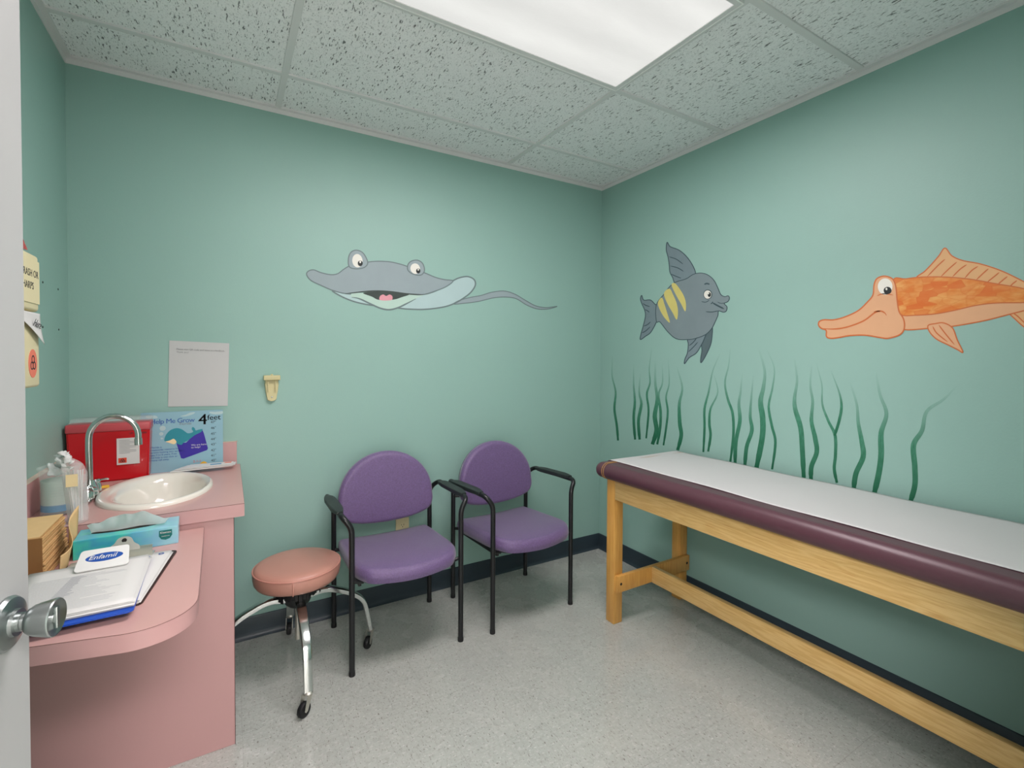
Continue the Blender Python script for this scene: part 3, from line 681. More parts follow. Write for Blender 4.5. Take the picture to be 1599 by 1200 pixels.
def make_chair(label):
    t = thing('armchair', label, 'chair', group='purple waiting chairs against the back wall')
    def seatmap(x, y, h):
        drop = 0.0
        if y < -0.17: drop = (abs(y + 0.17) / 0.115) ** 2 * 0.018
        return Vector((x, y + (-0.006), 0.382 + h - drop - 0.052 * (y + 0.24) + 0.010 * (x / 0.22) ** 2 * (1 if h > 0.03 else 0)))
    cushion(outline_seat(), round_prof(0.052, 0.03), (0, -0.03), seatmap, 0.006).obj('seat', 'purple', t, angle=70)
    B().prism([(x * 0.93, y * 0.93) for x, y in outline_seat()], lambda x, y: Vector((x, y - 0.006, 0.370 - 0.052 * (y + 0.24))), lambda x, y: Vector((x, y - 0.006, 0.3825 - 0.052 * (y + 0.24)))).obj('seat_pan', 'black', t)
    # backrest, dome outline: x across, v height
    dome = []
    for k in range(25):
        a = PI * k / 24; dome.append((0.229 * math.cos(a) * (1 + 0.03 * math.sin(a)), 0.125 + 0.222 * math.sin(a) ** 1.0))
    dome += [(-0.231, 0.095), (-0.222, 0.062), (-0.195, 0.037), (-0.12, 0.014), (0, 0.004), (0.12, 0.014), (0.195, 0.037), (0.222, 0.062), (0.231, 0.095)]
    dome = catmull(dome, True, 2)
    def backmap(x, v, h):
        # h is thickness toward the sitter (-y); the rest curves and leans back
        return Vector((x, 0.168 + 0.10 * v - h - 0.35 * x * x, 0.476 + v * 0.992))
    bk = cushion(dome, round_prof(0.048, 0.026, ins0=0.004), (0, 0.15), backmap, 0.008).obj('backrest', 'purple', t, angle=70)
    cushion([(x * 1.0, 0.15 + (v - 0.15) * 1.0) for x, v in dome], [(0.02, 0.0), (0.010, 0.002), (0.006, 0.006), (0.005, 0.009)], (0, 0.15), lambda x, v, h: Vector((x, 0.168 + 0.10 * v + 0.010 - h - 0.35 * x * x, 0.476 + v * 0.992))).obj('back_shell', 'black', bk)
    for s in (-1, 1):
        x = s * HW
        xo = s * (HW + 0.034)
        path = fillet([(x, FR, 0.0), (x, FR, 0.598), (xo, FR + 0.012, 0.642), (xo + s * 0.004, BK - 0.03, 0.640), (x, BK + 0.0, 0.60), (x, BK, 0.0)], [0, 0.03, 0.028, 0.035, 0.035, 0], 6)
        B().tube(path, 0.0115, 14).obj('side_frame', 'black', t)
        arm = [(xo + s * 0.002, FR + 0.05 + k * 0.033, 0.650 - 0.001 * k) for k in range(10)]
        B().tube(arm, [0.55, 0.85, 1, 1, 1, 1, 1, 1, 0.85, 0.5], 16, flat=(0.0235, 0.0115, (0, 0, 1))).obj('armrest', 'armgreen', t)
        for y in (FR, BK):
            B().lathe([(0, 0), (0.0125, 0), (0.0128, 0.004), (0.0125, 0.018), (0, 0.018)], (x, y, 0.0), 'z', 16).obj('foot_cap', 'rubber', t)
        # seat and back brackets
        b = B()
        for y in (FR + 0.01, BK - 0.02): b.tube([(x, y, 0.376), (s * 0.19, y, 0.366)], 0.008, 10)
        b.box(min(x - s * 0.028, x - s * 0.04), max(x - s * 0.028, x - s * 0.04), FR + 0.01, BK - 0.02, 0.350, 0.374, 0.001)
        b.obj('seat_bracket', 'black', t)
        B().tube([(x, BK, 0.545), (s * 0.2, 0.175, 0.545)], 0.008, 10).obj('back_bracket', 'black', t)
    return t
c1 = make_chair('purple armchair with black frame beside the round stool, left of the two')
c1.location = (-1.492, -0.302, 0); c1.rotation_euler.z = math.radians(-0.5)
def copy_tree(o, parent=None):
    c = o.copy(); COL.objects.link(c)
    if parent: c.parent = parent
    for ch in list(o.children): copy_tree(ch, c)
    return c
c2 = copy_tree(c1)
c2['label'] = 'purple armchair with black frame nearer the exam table, right of the two'
c2.location = (-0.878, -0.311, 0); c2.rotation_euler.z = math.radians(3.5)

# ------------------------------------------------------------------ stool
st = thing('rolling_stool', 'round salmon vinyl stool on four chrome legs with casters', 'stool', (-1.912, -0.335, 0))
circ = [(0.166 * math.cos(2 * PI * k / 64), 0.166 * math.sin(2 * PI * k / 64)) for k in range(64)]
TL = 0.03
def stm(x, y, h): return Vector((x, y, 0.370 + h + TL * y * 0.0))
seat = cushion(circ, [(0.03, -0.006), (0.012, 0.0), (0.004, 0.012), (0.001, 0.03), (0.0, 0.048), (0.003, 0.058), (0.009, 0.065), (0.02, 0.070)], (0, 0), stm, 0.007).obj('seat', 'stool', st, angle=80)
B().lathe([(0.1645 + 0.003 * math.cos(a), 0.4265 + 0.003 * math.sin(a)) for a in [2 * PI * k / 8 for k in range(8)]], (0, 0, 0), 'z', 64, closed=True).obj('piping', 'stoolpipe', seat)
B().tube([(-0.035, -0.1615, 0.427), (-0.035, -0.163, 0.40), (-0.034, -0.157, 0.371)], 0.0022, 6).obj('seam', 'stoolpipe', seat)
b = B().lathe([(0, 0.262), (0.035, 0.262), (0.048, 0.275), (0.055, 0.3), (0.078, 0.325), (0.086, 0.364), (0, 0.364)], (0, 0, 0), 'z', 24)
b.obj('hub', 'black', st)
rg = B()
for k in range(40):
    a = 2 * PI * k / 40; r1 = 0.085 + 0.006 * random.random(); z1 = 0.305 + 0.02 * random.random()
    rg.box(-0.006, 0.006, -0.0008, 0.0008, 0, 0.360 - z1, mtx=Matrix.Translation((r1 * math.cos(a), r1 * math.sin(a), z1)) @ Matrix.Rotation(a + PI / 2, 4, 'Z'))
rg.obj('torn_lining', 'rubber', st, smooth=False)
B().lathe([(0, 0.12), (0.011, 0.12), (0.011, 0.27), (0, 0.27)], (0, 0, 0), 'z', 16).obj('screw_post', 'dull', st)
def stool_leg(ang, cang):
    rot = Matrix.Rotation(ang, 4, 'Z')
    path = fillet([(0.03, 0, 0.292), (0.11, 0, 0.305), (0.21, 0, 0.262), (0.268, 0, 0.215), (0.295, 0, 0.075)], [0, 0.08, 0.06, 0.05, 0], 6)
    path = [rot @ p for p in path]; n = len(path)
    t_ = rot @ Vector((0, 1, 0))
    wd = [1.0 - 0.12 * i / (n - 1) for i in range(n)]
    L = B().tube(path, wd, 16, flat=(0.0185, 0.0105, tuple(rot @ Vector((0, 0, 1))))).obj('leg', 'chrome', st)
    e = rot @ Vector((0.295, 0, 0.0)); cr = Matrix.Rotation(ang + cang, 4, 'Z'); off = Matrix.Translation(e)
    R_ = 0.026
    cs = B().lathe([(0, 0.070), (0.016, 0.070), (0.017, 0.075), (0.012, 0.08), (0, 0.08)], e, 'z', 20)
    for s in (-1, 1):
        mt = off @ cr
        cs.prism([(-0.008, 0.072), (0.018, 0.072), (0.030, 0.026), (0.024, 0.019), (0.016, 0.022)], lambda x, z, s=s: mt @ Vector((x, s * 0.0125, z)), lambda x, z, s=s: mt @ Vector((x, s * 0.0140, z)))
    cs.obj('caster_fork', 'dull', L)
    w_ = B().lathe([(0, -0.009), (0.012, -0.009), (R_ * 0.93, -0.0085), (R_, -0.005), (R_, 0.005), (R_ * 0.93, 0.0085), (0.012, 0.009), (0, 0.009)], (0, 0, 0), 'y', 28)
    w_.bm.transform(off @ cr @ Matrix.Translation((0.021, 0, R_)))
    w_.obj('caster_wheel', 'rubber', L)
stool_leg(-PI / 2, -0.9); stool_leg(0.0, -2.3); stool_leg(PI / 2, 2.9); stool_leg(PI, 0.6)

# ------------------------------------------------------------------ sink counter
CT = 0.800; CX1 = -2.110; CY0 = -0.668; TH = 0.042
sc_ = thing('sink_counter', 'pink laminate sink counter in the left back corner', 'counter', (-2.40, -0.33, 0))
so = sc_.location.copy()
SX, SY, SRX, SRY = -2.372, -0.347, 0.168, 0.246
def ring_top():
    b = B(); x0, x1, y0, y1 = -W + 0.001, CX1, CY0, -0.001
    angs = sorted(set([2 * PI * k / 72 for k in range(72)] + [math.atan2(yy - SY, xx - SX) % (2 * PI) for xx in (x0, x1) for yy in (y0, y1)]))
    rows = []
    for a in angs:
        c, s = math.cos(a), math.sin(a); t = 9e9
        if c > 1e-9: t = min(t, (x1 - SX) / c)
        if c < -1e-9: t = min(t, (x0 - SX) / c)
        if s > 1e-9: t = min(t, (y1 - SY) / s)
        if s < -1e-9: t = min(t, (y0 - SY) / s)
        k = 1 / math.sqrt((c / (SRX * 0.94)) ** 2 + (s / (SRY * 0.95)) ** 2)
        i_ = (SX + c * k, SY + s * k); o_ = (SX + c * t, SY + s * t)
        rows.append([b.bm.verts.new((i_[0] - so.x, i_[1] - so.y, CT - 0.02)), b.bm.verts.new((i_[0] - so.x, i_[1] - so.y, CT)), b.bm.verts.new((o_[0] - so.x, o_[1] - so.y, CT)), b.bm.verts.new((o_[0] - so.x, o_[1] - so.y, CT - TH)), b.bm.verts.new((i_[0] - so.x, i_[1] - so.y, CT - TH))])
    n = len(rows)
    for i in range(n):
        j = (i + 1) % n
        for k in range(5): b.bm.faces.new((rows[i][k], rows[i][(k + 1) % 5], rows[j][(k + 1) % 5], rows[j][k]))
    return b
def sbox(name, m, x0, x1, y0, y1, z0, z1, bev=0.0012, parent=None):
    return B().box(x0 - so.x, x1 - so.x, y0 - so.y, y1 - so.y, z0, z1, bev, 1).obj(name, m, parent or sc_)
wt = ring_top().obj('worktop', 'pink_top', sc_, smooth=False)
sbox('edge_line', 'pink_line', -W + 0.002, CX1 + 0.0006, CY0 - 0.0006, CY0 + 0.004, CT - 0.0012, CT - 0.0002, 0, wt)
sbox('edge_line', 'pink_line', CX1 - 0.004, CX1 + 0.0006, CY0, -0.002, CT - 0.0012, CT - 0.0002, 0, wt)
sbox('edge_band', 'pink', -W + 0.002, CX1 + 0.0003, CY0 - 0.0003, CY0 + 0.003, CT - TH, CT - 0.0014, 0, wt)
sbox('backsplash', 'pink', -W + 0.02, -2.122, -0.020, -0.0005, CT, CT + 0.103)
sbox('backsplash', 'pink', -W + 0.0005, -W + 0.020, CY0 + 0.12, -0.0005, CT, CT + 0.103)
sbox('trim_strip', 'sandtrim', -W + 0.02, -2.1195, -0.0205, -0.0005, CT + 0.103, CT + 0.1048, 0)
sbox('trim_strip', 'sandtrim', -W + 0.0005, -W + 0.0205, CY0 + 0.12, -0.0005, CT + 0.103, CT + 0.1048, 0)
sbox('end_panel', 'pink', -W + 0.001, -2.140, -0.658, -0.636, 0.0, CT - TH, 0.001)
sbox('panel_edge', 'pink_line', -2.1405, -2.1390, -0.6585, -0.637, 0.0, CT - TH, 0)
sbox('back_rail', 'pink', -W + 0.001, -2.15, -0.03, -0.002, CT - TH - 0.12, CT - TH, 0.001)
# basin
prof = [(1.0, 0.0), (0.995, 0.008), (0.97, 0.013), (0.93, 0.015), (0.88, 0.012), (0.83, 0.004), (0.79, -0.02), (0.74, -0.06), (0.64, -0.10), (0.48, -0.125), (0.28, -0.135), (0.10, -0.137), (0.10, -0.145), (0.30, -0.143), (0.52, -0.133), (0.70, -0.108), (0.80, -0.06), (0.86, -0.022), (0.88, -0.001)]
bs = B()
rows = []
N = 72
for k_, h_ in prof:
    # inner bowl is pushed a little away from the faucet deck
    sh = 0.014 * min(1, max(0, (0.95 - k_) / 0.12)) if k_ < 0.95 else 0
    rows.append([bs.bm.verts.new((SX - so.x + sh + SRX * k_ * math.cos(2 * PI * i / N) * (0.94 if sh > 0.01 else 1), SY - so.y + SRY * k_ * math.sin(2 * PI * i / N), CT + h_ + 0.0003)) for i in range(N)])
for i in range(len(rows)):
    j = (i + 1) % len(rows)
    for k in range(N): bs.bm.faces.new((rows[i][k], rows[i][(k + 1) % N], rows[j][(k + 1) % N], rows[j][k]))
basin = bs.obj('sink_basin', 'white_porc', sc_, angle=60)
B().lathe([(0, -0.1345), (0.021, -0.1345), (0.022, -0.1325), (0.016, -0.1315), (0, -0.133)], (SX - so.x + 0.014, SY - so.y, CT), 'z', 24).obj('drain', 'chrome', basin)
# faucet
fc = thing('faucet', 'chrome gooseneck faucet arching over the white sink', 'faucet', (-2.547, -0.36, CT + 0.004))
B().box(-0.022, 0.006, -0.075, 0.075, -0.001, 0.010, 0.004, 3).lathe([(0.0, 0.0), (0.024, 0.0), (0.022, 0.02), (0.016, 0.035), (0.013, 0.05), (0, 0.05)], (-0.008, 0, 0.01), 'z', 24).obj('base', 'chrome', fc)
arc = [(-0.008, 0, 0.03), (-0.010, 0, 0.165)]
for k in range(0, 17):
    a = PI - (PI * 1.04) * k / 16; arc.append((0.0565 + 0.066 * math.cos(a), 0, 0.200 + 0.072 * math.sin(a)))
arc.append((0.1225, 0, 0.178))
B().tube(arc, 0.0095, 16).obj('spout', 'chrome', fc)
B().tube([(0.1222, 0, 0.190), (0.1228, 0, 0.168)], 0.0115, 16).obj('aerator', 'chrome', fc)
for s in (-1, 1):
    hd_ = B().lathe([(0.0, 0.0), (0.018, 0.0), (0.017, 0.02), (0.013, 0.03), (0.015, 0.034), (0.012, 0.042), (0, 0.044)], (-0.004, s * 0.052, 0.01), 'z', 20)
    hd_.tube([(-0.004, s * 0.052, 0.04), (0.008, s * 0.062, 0.046), (0.018, s * 0.078, 0.044), (0.022, s * 0.088, 0.04)], [0.9, 0.8, 1.0, 0.7], 12, flat=(0.009, 0.004, (0, 0, 1)))
    hd_.obj('handle', 'chrome', fc)
ys_ = B().box(-0.021, 0.021, -0.008, 0.008, 0, 0.009, 0.002).obj('yellow_piece', 'yellow'); yp = at(2, CT + 0.015, 159, 763); ys_.location = (yp.x, yp.y, CT + 0.0148); ys_.rotation_euler = (0, 0, 0.3)  # small flat yellow block set on the sink rim
setp(ys_, 'small yellow piece lying on the sink rim beside the faucet', 'soap')

# red sharps bin
rb = thing('sharps_container', 'large red plastic sharps container standing behind the faucet', 'container', (-2.545, -0.072, CT))
def frustum(b, x0, x1, y0, y1, z0, z1, k, bev=0.006):
    q = bmesh.new(); bmesh.ops.create_cube(q, size=1)
    for v in q.verts:
        f = 1 if v.co.z > 0 else k
        v.co = Vector(((x0 + x1) / 2 + v.co.x * (x1 - x0) * f, (y0 + y1) / 2 + v.co.y * (y1 - y0) * f, (z0 + z1) / 2 + v.co.z * (z1 - z0)))
    bmesh.ops.bevel(q, geom=list(q.edges), offset=bev, segments=3, affect='EDGES'); b._add(q); return b
body_ = frustum(B(), -0.125, 0.125, -0.038, 0.038, 0.0, 0.205, 0.95).obj('bin_body', 'redplastic', rb)
B().box(-0.127, 0.127, -0.042, 0.042, 0.192, 0.224, 0.005, 3).obj('bin_rim', 'redrim', rb, label='paler red rim')
B().box(-0.118, 0.128, -0.036, 0.040, 0.224, 0.244, 0.008, 3).obj('bin_lid', 'clear', rb, label='clear plastic lid')
lb = B().box(0.022, 0.092, -0.0412, -0.0392, 0.062, 0.164, 0.0004, 1).obj('warning_label', 'paper', rb, label='white printed label')
B().box(0.027, 0.052, -0.0418, -0.0410, 0.069, 0.088).obj('hazard_patch', 'hazard', lb)
for i in range(11):
    B().box(0.03, 0.03 + (0.052 if i % 3 else 0.032), -0.0416, -0.0411, 0.155 - i * 0.0055, 0.1562 - i * 0.0055).obj('print_line', 'greyink', lb, smooth=False) if i < 10 else None
B().lathe([(0.0035 + 0.0012 * math.cos(a), 0.0003 * math.sin(a)) for a in [2 * PI * k / 6 for k in range(6)]], (0.0395, -0.0420, 0.081), 'y', 16, closed=True).lathe([(0.0035 + 0.0012 * math.cos(a), 0.0003 * math.sin(a)) for a in [2 * PI * k / 6 for k in range(6)]], (0.0358, -0.0420, 0.0755), 'y', 16, closed=True).lathe([(0.0035 + 0.0012 * math.cos(a), 0.0003 * math.sin(a)) for a in [2 * PI * k / 6 for k in range(6)]], (0.0432, -0.0420, 0.0755), 'y', 16, closed=True).obj('hazard_symbol', 'ink', lb)
textobj('UP TO HERE', 0.010, (0.06, -0.0396, 0.178), (1, 0, 0), (0, 0, 1), 'ink', rb)

# poster leaning on the wall
pw, ph = 0.285, 0.250
po = thing('growth_chart_poster', 'pale blue height chart card with teal whale leaning on the back wall', 'poster', (-2.3165, -0.030, CT))
B().box(-pw / 2, pw / 2, -0.001, 0.001, 0, ph).obj('card', 'poster', po, smooth=False)
def pf(u, v):   # crop pixels of the traced card -> card coordinates
    return (pw / 2 - (1190 - u) * 0.0002415, (1010 - v) * 0.000286)
def pfill(pts, m, name, lev, n=4, smooth=True):
    pl = catmull(pts, True, n) if smooth else pts
    return B().prism(pl, lambda u, v: Vector((pf(u, v)[0], -0.001, pf(u, v)[1])), lambda u, v: Vector((pf(u, v)[0], -0.001 - 0.0003 * lev, pf(u, v)[1]))).obj(name, m, po, smooth=False)
pfill([(560, 205), (640, 185), (700, 160), (770, 158), (740, 185), (640, 212)], 'cloud', 'cloud_print', 1)
pfill([(80, 180), (150, 178), (215, 182), (240, 215), (150, 222), (90, 210)], 'cloud', 'cloud_print', 1)
pfill([(990, 160), (1080, 165), (1185, 160), (1180, 200), (1080, 205), (1000, 185)], 'cloud', 'cloud_print', 1)
pfill([(500, 600), (640, 600), (720, 520), (880, 430), (900, 480), (960, 710), (945, 735), (600, 835), (565, 825), (550, 780)], 'navy', 'book_print', 2, smooth=False)
pfill([(335, 555), (335, 510), (365, 450), (420, 400), (500, 378), (570, 395), (625, 435), (660, 462), (705, 462), (742, 445), (722, 405), (735, 375), (765, 395), (780, 428), (825, 420), (882, 415), (860, 455), (810, 478), (762, 500), (705, 540), (645, 580), (600, 600), (575, 625), (540, 620), (505, 600), (480, 560), (450, 545), (400, 555)], 'whale', 'whale_print', 3)
pfill([(350, 565), (410, 550), (455, 530), (480, 545), (500, 580), (470, 610), (430, 600), (385, 580)], 'sand', 'whale_print', 4)
for (x, y, r_) in ((308, 368, 42), (288, 448, 30), (296, 515, 16)): pfill(ell(x, y, r_, r_ * 0.84), 'cloud', 'bubble_print', 2)
pfill([(845, 935), (860, 912), (900, 900), (930, 915), (940, 935)], 'yellow', 'sun_print', 2)
def ptext(t, u, v, size, m, **k):
    x, z = pf(u, v); textobj(t, size, (x, -0.0014 - 0.0007 * (m == 'white'), z), (1, 0, 0), (0, 0, 1), m, po, **k)
ptext('Help Me Grow', 130, 300, 0.0275, 'logoblue', spacing=0.9)
ptext('Florida', 545, 335, 0.015, 'greyink')
ptext('4', 815, 345, 0.064, 'ink', spacing=1); ptext('4', 825, 345, 0.064, 'ink')
ptext('feet', 950, 283, 0.032, 'ink'); ptext('feet', 953, 283, 0.032, 'ink')
for i, v in enumerate((335, 423, 510, 592, 672, 760, 840, 915)): ptext('%d"' % (47 - i), 1003, v, 0.0145, 'ink')
for i, (t, u) in enumerate((('Florida is', 145), ('a statewide resource for', 130), ('parents looking into services', 130), ('ages 0 to 8 years. Free', 130), ('and help is one click or', 130), ('phone call away.', 130))):
    ptext(t, u, 650 + i * 37, 0.0098, 'logoblue')
ptext('We are here', 712, 655, 0.0105, 'white'); ptext('to help!', 712, 690, 0.0105, 'white')
ptext('2-1-1', 735, 905, 0.014, 'hazard')

# folded papers beside the sink
def slab(name, m, pts, z0, z1, root, lab=None):
    return B().prism(pts, lambda x, y: Vector((x, y, z0)), lambda x, y: Vector((x, y, z1))).obj(name, m, root, smooth=False, label=lab)
fp = thing('folded_leaflets', 'folded white leaflets lying behind the sink below the blue height chart', 'papers', (-2.24, -0.085, CT + 0.016))
slab('leaflet', 'paper', [(-0.115, -0.045), (0.10, -0.03), (0.115, 0.02), (-0.08, 0.03)], 0.0, 0.004, fp)
slab('leaflet', 'paper', [(-0.10, -0.035), (0.11, -0.035), (0.115, 0.015), (-0.06, 0.035)], 0.0055, 0.0085, fp)
lf = slab('leaflet', 'white', [(-0.07, -0.03), (0.10, -0.028), (0.105, 0.016), (-0.05, 0.03)], 0.0095, 0.011, fp)
slab('print_patch', 'bluelabel', [(0.02, -0.02), (0.06, -0.02), (0.06, 0.0), (0.02, 0.0)], 0.011, 0.0114, lf)
slab('print_patch', 'hazardpale', [(0.07, -0.005), (0.095, -0.01), (0.098, 0.01), (0.075, 0.012)], 0.011, 0.0114, lf)

# clear jar with wrapped supplies, clear bag of swabs
jr = thing('supply_jar', 'clear plastic jar of white wrapped packets against the left wall', 'jar', (-2.598, -0.50, CT))
B().lathe([(0.040, 0.0), (0.046, 0.003), (0.047, 0.11), (0.049, 0.138), (0.052, 0.140), (0.052, 0.144), (0.047, 0.144), (0.045, 0.13), (0.044, 0.006), (0.02, 0.005)], (0, 0, 0), 'z', 40).obj('jar_body', 'clear', jr)
B().lathe([(0.0432, 0.022), (0.0436, 0.022), (0.0436, 0.105), (0.0432, 0.105)], (0, 0, 0), 'z', 40, closed=True).obj('inner_label', 'labelgreen', jr)
B().lathe([(0.0438, 0.014), (0.0442, 0.014), (0.0442, 0.034), (0.0438, 0.034)], (0, 0, 0), 'z', 40, closed=True).obj('blue_band', 'bluelabel', jr)
for i in range(4):
    z = 0.085 - i * 0.008
    textobj('- - - - - - - -', 0.007, (-0.012, -0.0485, z), (1, 0.15, 0), (0, 0, 1), 'greyink', jr, name='print_line')
for i, (x, y, rx, ry, rz) in enumerate(((-0.01, 0.0, 0.5, 0.2, 0.4), (0.012, -0.01, -0.6, 0.3, 1.4), (0.0, 0.012, 0.3, -0.5, 2.3), (0.015, 0.01, 0.2, 0.5, 0.9))):
    ph = i * 1.7; R3 = Matrix.Rotation(rz, 3, 'Z') @ Matrix.Rotation(0.9 + rx * 0.4, 3, 'X') @ Matrix.Rotation(ry, 3, 'Y')
    def crum(u, v, ph=ph, R3=R3, x=x, y=y, i=i):
        q = Vector(((u - 0.5) * (0.036 + 0.006 * math.sin(9 * v + ph)), (v - 0.5) * 0.040, 0.006 * math.sin(8 * u + ph) * math.cos(7 * v) + 0.003 * math.sin(21 * u * v + ph)))
        return R3 @ q + Vector((x, y, 0.135 + 0.011 * i))
    k = B().grid(crum, 14, 14).obj('wrapped_packet', 'white' if i % 2 else 'tissue', None, solid=0.0012, angle=50)
    k.data.transform(Matrix.Identity(4)); k.location = jr.location
    setp(k, ['crumpled white packet low in the supply jar', 'white wrapped packet leaning left in the supply jar', 'white wrapped packet at the back of the supply jar', 'white wrapped packet on top of the supply jar'][i], 'packet', 'wrapped packets in the clear jar')
bgd = thing('swab_bag', 'clear plastic bag of wooden swabs standing at the left end of the sink', 'bag', (-2.530, -0.637, CT))
def bag(u, v):
    a = 2 * PI * u; rx = 0.030 * (0.72 + 0.22 * v + 0.06 * math.sin(5 * a + 6 * v)); ry = 0.022 * (0.9 - 0.25 * v + 0.12 * math.sin(4 * a + 9 * v))
    z = v * (0.165 + 0.03 * math.cos(a + 2.2)) 
    return Vector((rx * math.cos(a) - 0.006 * v, ry * math.sin(a), z + 0.001))
B().grid(bag, 40, 16, True).obj('bag_film', 'film', bgd, solid=0.0006, angle=80)
for i in range(8):
    x = -0.014 + 0.004 * i; y = 0.008 * math.sin(i * 2.1); tx = (random.random() - 0.5) * 0.02 - 0.004
    B().tube([(x * 0.7, y * 0.7, 0.004), (x + tx, y, 0.148 + 0.006 * random.random())], 0.0016, 6).obj('swab_stick', 'white', bgd)
B().box(-0.02, 0.006, -0.0235, -0.0228, 0.11, 0.145).obj('paper_tag', 'sand', bgd, smooth=False)

# ------------------------------------------------------------------ lower desk
DT = 0.738
dk = thing('desk_top', 'lower pink laminate shelf with a rounded corner in front of the sink counter', 'desk', (-2.45, -0.95, DT - 0.038))
def arcpts(cx, cy, r_, a0, a1, n=14): return [(cx + r_ * math.cos(a0 + (a1 - a0) * k / n), cy + r_ * math.sin(a0 + (a1 - a0) * k / n)) for k in range(n + 1)]
dp = [(-W + 0.001, -0.6592), (-2.222, -0.6592)] + [(-2.215, -1.165)] + arcpts(-2.315, -1.176, 0.1, 0.0, -PI / 2 - 0.238)[1:] + [(-W + 0.001, -1.190)]
dl = [(x + 2.45, y + 0.95) for x, y in dp]
B().prism(dl, lambda x, y: Vector((x, y, 0)), lambda x, y: Vector((x, y, 0.0365))).obj('edge_band', 'pink', dk, smooth=True, angle=25)
B().prism([(x * 1.0015, y * 1.0015) for x, y in dl], lambda x, y: Vector((min(x, 0.2352), y if y < 0.29 else 0.2906, 0.0365)), lambda x, y: Vector((min(x, 0.2352), y if y < 0.29 else 0.2906, 0.0372))).obj('edge_line', 'pink_line', dk, smooth=False)
B().prism(dl, lambda x, y: Vector((x, y, 0.0372)), lambda x, y: Vector((x, y, 0.038))).obj('laminate_top', 'pink_top', dk, smooth=False)
B().box(-0.2305, -0.2105, -0.24, 0.28, -0.05, 0.0, 0.001).box(-0.2, 0.19, 0.27, 0.2905, -0.022, 0.0, 0.001).obj('support_cleat', 'pink', dk)

# clipboards
def clipboard(name, label, loc, rz, m, w_, h_, th):
    t = thing(name, label, 'clipboard', loc, rz)
    pts = []
    for (cx, cy, a0) in ((w_ / 2 - 0.012, h_ / 2 - 0.012, 0), (-w_ / 2 + 0.012, h_ / 2 - 0.012, PI / 2), (-w_ / 2 + 0.012, -h_ / 2 + 0.012, PI), (w_ / 2 - 0.012, -h_ / 2 + 0.012, 1.5 * PI)):
        pts += arcpts(cx, cy, 0.012, a0, a0 + PI / 2, 5)
    B().prism(pts, lambda x, y: Vector((x, y, 0)), lambda x, y: Vector((x, y, th))).obj('board', m, t, smooth=False)
    return t
def sheet(parent, x0, x1, y0, y1, z, rz=0.0, curl=0.0, name='sheet', m='paper'):
    c, s = math.cos(rz), math.sin(rz); cx, cy = (x0 + x1) / 2, (y0 + y1) / 2
    def f(u, v):
        x = (u - 0.5) * (x1 - x0); y = (v - 0.5) * (y1 - y0)
        return Vector((cx + x * c - y * s, cy + x * s + y * c, z + curl * max(0, 0.25 - v) ** 2 * 12 * u))
    return B().grid(f, 8, 12).obj(name, m, parent, solid=0.0006)
dc = clipboard('clipboard', 'dark brown clipboard with silver clip, under the blue one on the pink desk', (-2.4135, -0.985, DT), math.radians(-7.5), 'brownboard', 0.232, 0.318, 0.0035)
for i, (dx, dy, rz) in enumerate(((0.0, -0.008, 0.0), (0.003, -0.010, 0.01), (-0.004, -0.006, -0.015), (0.0, -0.009, 0.02))):
    sheet(dc, -0.104 + dx, 0.110 + dx, -0.150 + dy, 0.145 + dy, 0.0048 + i * 0.0022, rz, 0.0)
B().box(-0.105, 0.105, -0.155, 0.14, 0.0036, 0.0042).obj('sheet', 'paper', dc, smooth=False)
mk = B().lathe([(0.0038, 0.0), (0.0062, 0.0), (0.0062, 0.0006), (0.0038, 0.0006)], (0.088, 0.118, 0.0122), 'z', 20, closed=True).obj('pen_mark', 'logoblue', dc)
# metal clip
cl = B()
cl.box(-0.068, 0.068, 0.118, 0.148, 0.0125, 0.0145, 0.0008)
cl.grid(lambda u, v: Vector(((u - 0.5) * 0.136 * (1 - 0.15 * v), 0.118 + 0.045 * v, 0.013 + 0.018 * math.sin(PI * v * 0.75))), 10, 10)
hp = [(-0.036, 0), (-0.034, 0.012), (-0.022, 0.022), (-0.014, 0.036), (0, 0.041), (0.014, 0.036), (0.022, 0.022), (0.034, 0.012), (0.036, 0)]
cl.prism(catmull(hp, False, 4), lambda x, v: Vector((x, 0.135 + v * 0.35, 0.026 + v * 0.85)), lambda x, v: Vector((x, 0.1368 + v * 0.35, 0.0255 + v * 0.85)))
clp = cl.obj('metal_clip', 'dull', dc, solid=0.0)
B().lathe([(0, -0.0015), (0.0055, -0.0015), (0.0055, 0.0015), (0, 0.0015)], (0, 0.1455, 0.0515), 'y', 16).obj('clip_hole', 'hole', clp)
for x in (-0.03, 0.05): B().sphere((x, 0.149, 0.018), 0.005, 0.005, 0.004, 10).obj('rivet', 'rubber', clp)
bc_ = clipboard('clipboard', 'blue clipboard with white paper forms and a white logo clip on the pink desk', (-2.442, -1.062, DT + 0.0155), math.radians(1.0), 'blueplastic', 0.229, 0.318, 0.004)
for i, (dx, dy, rz, cu) in enumerate(((0.0, 0.02, 0.0, 0), (-0.004, 0.018, 0.012, 0), (0.003, 0.016, -0.012, 0.0), (0.0, 0.022, 0.006, 0.0), (-0.003, 0.024, 0.0, 0.0))):
    s_ = sheet(bc_, -0.111 + dx, 0.1135 + dx, -0.160 + dy, 0.119 + dy, 0.005 + i * 0.0022, rz, cu)
top_sheet = s_
ln = B()
zt = 0.0143
for i in range(26):
    y = 0.070 - i * 0.0072
    ln.box(-0.090, -0.090 + 0.10 + 0.07 * random.random(), y, y + 0.0014, zt, zt + 0.0002)
ln.obj('print_lines', 'faintink', top_sheet, smooth=False)
ln = B()
